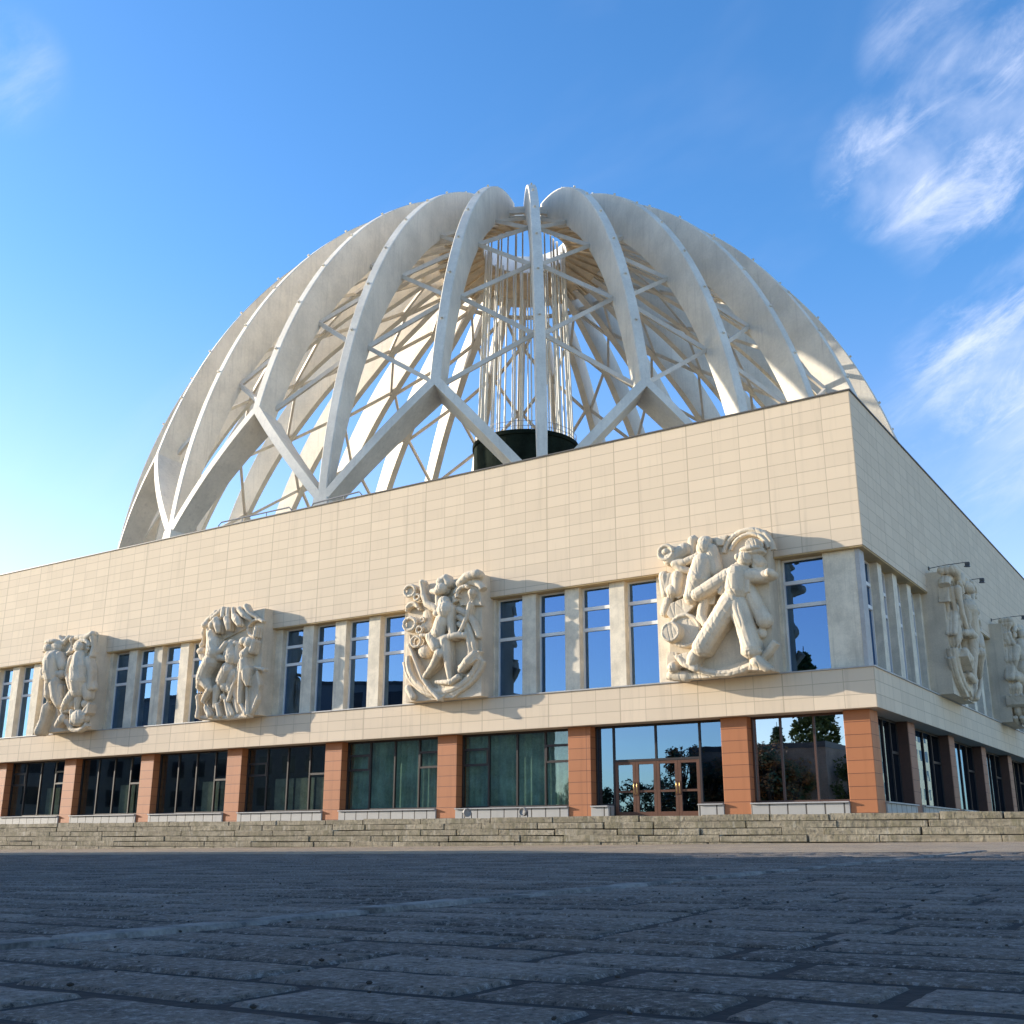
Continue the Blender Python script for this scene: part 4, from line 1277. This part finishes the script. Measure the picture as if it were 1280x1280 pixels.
# ------------------------------------------------------------------ light, sky, camera
SUN = Vector((-3.6, -1.0, .95)).normalized()
w = bpy.data.worlds.new('World'); S.world = w; w.use_nodes = True
nt = w.node_tree; nt.nodes.clear()
n = N(nt)
outw = n.n('ShaderNodeOutputWorld'); bg = n.n('ShaderNodeBackground')
nt.links.new(bg.outputs[0], outw.inputs[0])
sky = n.n('ShaderNodeTexSky', sky_type='NISHITA')
sky.sun_disc = False
sky.sun_elevation = math.asin(SUN.z); sky.sun_rotation = math.atan2(SUN.x, SUN.y)
sky.altitude = 250; sky.air_density = SKY_AIR; sky.dust_density = SKY_DUST; sky.ozone_density = SKY_OZ
d = n.n('ShaderNodeTexCoord').outputs['Generated']
dn = n.n('ShaderNodeVectorMath', operation='NORMALIZE'); nt.links.new(d, dn.inputs[0]); d = dn.outputs[0]
def blob(v, lo, hi):
    dt = n.n('ShaderNodeVectorMath', operation='DOT_PRODUCT'); nt.links.new(d, dt.inputs[0]); dt.inputs[1].default_value = Vector(v).normalized()
    return n.ramp(dt.outputs['Value'], lo, hi)
def comp(v):
    dt = n.n('ShaderNodeVectorMath', operation='DOT_PRODUCT'); nt.links.new(d, dt.inputs[0]); dt.inputs[1].default_value = v
    return dt.outputs['Value']
rot = n.n('ShaderNodeCombineXYZ')      # wisps drawn out along one high wind
for i_, v_ in enumerate(((.70, .46, .55), (-.42, -.36, .84), (-.53, .80, .28))):
    nt.links.new(comp(v_), rot.inputs[i_])
rot = rot.outputs[0]
wisp = n.noise(n.mapping(rot, (3.0, 13.0, 9.0)), 1.6, 11, .68, .5)
soft = n.noise(n.mapping(rot, (3.0, 6.5, 5.0)), 1.6, 6, .55, .3)
mask = None
for v, lo, hi, amp in CLOUDS:
    q = n.math('MULTIPLY', blob(v, lo, hi), amp)
    mask = q if mask is None else n.math('MAXIMUM', mask, q)
dens = n.math('MULTIPLY', mask, n.math('ADD', n.math('MULTIPLY', n.ramp(wisp, .44, .72), .7), n.math('MULTIPLY', n.ramp(soft, .38, .66), .6)))
thin = n.math('MULTIPLY', n.ramp(n.noise(n.mapping(rot, (1.2, 3.0, 4.0)), 1.2, 5, .6, .5), .5, .8), .12)
dens = n.math('MAXIMUM', n.math('MINIMUM', dens, .9), thin)
hs = n.n('ShaderNodeHueSaturation'); zc = n.n('ShaderNodeSeparateXYZ'); nt.links.new(d, zc.inputs[0]); nt.links.new(n.ramp(zc.outputs[2], .12, .5, 1.0, SKY_SAT), hs.inputs['Saturation']); hs.inputs['Value'].default_value = SKY_VAL
nt.links.new(n.ramp(zc.outputs[2], .12, .5, .521, SKY_HUE), hs.inputs['Hue'])
nt.links.new(sky.outputs[0], hs.inputs['Color'])
nt.links.new(n.mix(dens, hs.outputs[0], CLOUDC), bg.inputs['Color'])
bg.inputs['Strength'].default_value = SKY_STR

sl = bpy.data.lights.new('sun', 'SUN'); sl.energy = SUN_E; sl.angle = R(.53); sl.color = SUN_C
so = bpy.data.objects.new('sun', sl); COL.objects.link(so)
so.rotation_euler = SUN.to_track_quat('Z', 'Y').to_euler(); so.location = SUN * 200

cd = bpy.data.cameras.new('camera'); cam = bpy.data.objects.new('camera', cd); COL.objects.link(cam)
yaw, pitch, roll = R(33.536), R(16.223), R(.077)
fw = Vector((-math.sin(yaw) * math.cos(pitch), math.cos(yaw) * math.cos(pitch), math.sin(pitch)))
rt = Vector((math.cos(yaw), math.sin(yaw), 0)); up = rt.cross(fw)
rt2 = math.cos(roll) * rt + math.sin(roll) * up; up2 = -math.sin(roll) * rt + math.cos(roll) * up
m3 = Matrix((rt2, up2, -fw)).transposed()
cam.matrix_world = Matrix.Translation(CAM) @ m3.to_4x4()
cd.sensor_width = 36; cd.lens = 36 * 1367.22 / 1280; cd.shift_y = 14.15 / 1280
cd.clip_start = .05; cd.clip_end = 3000
S.camera = cam
S.render.resolution_x = 1024; S.render.resolution_y = 1024
S.view_settings.view_transform = 'Standard'; S.view_settings.look = 'None'
S.view_settings.exposure = EXPO; S.view_settings.gamma = 1
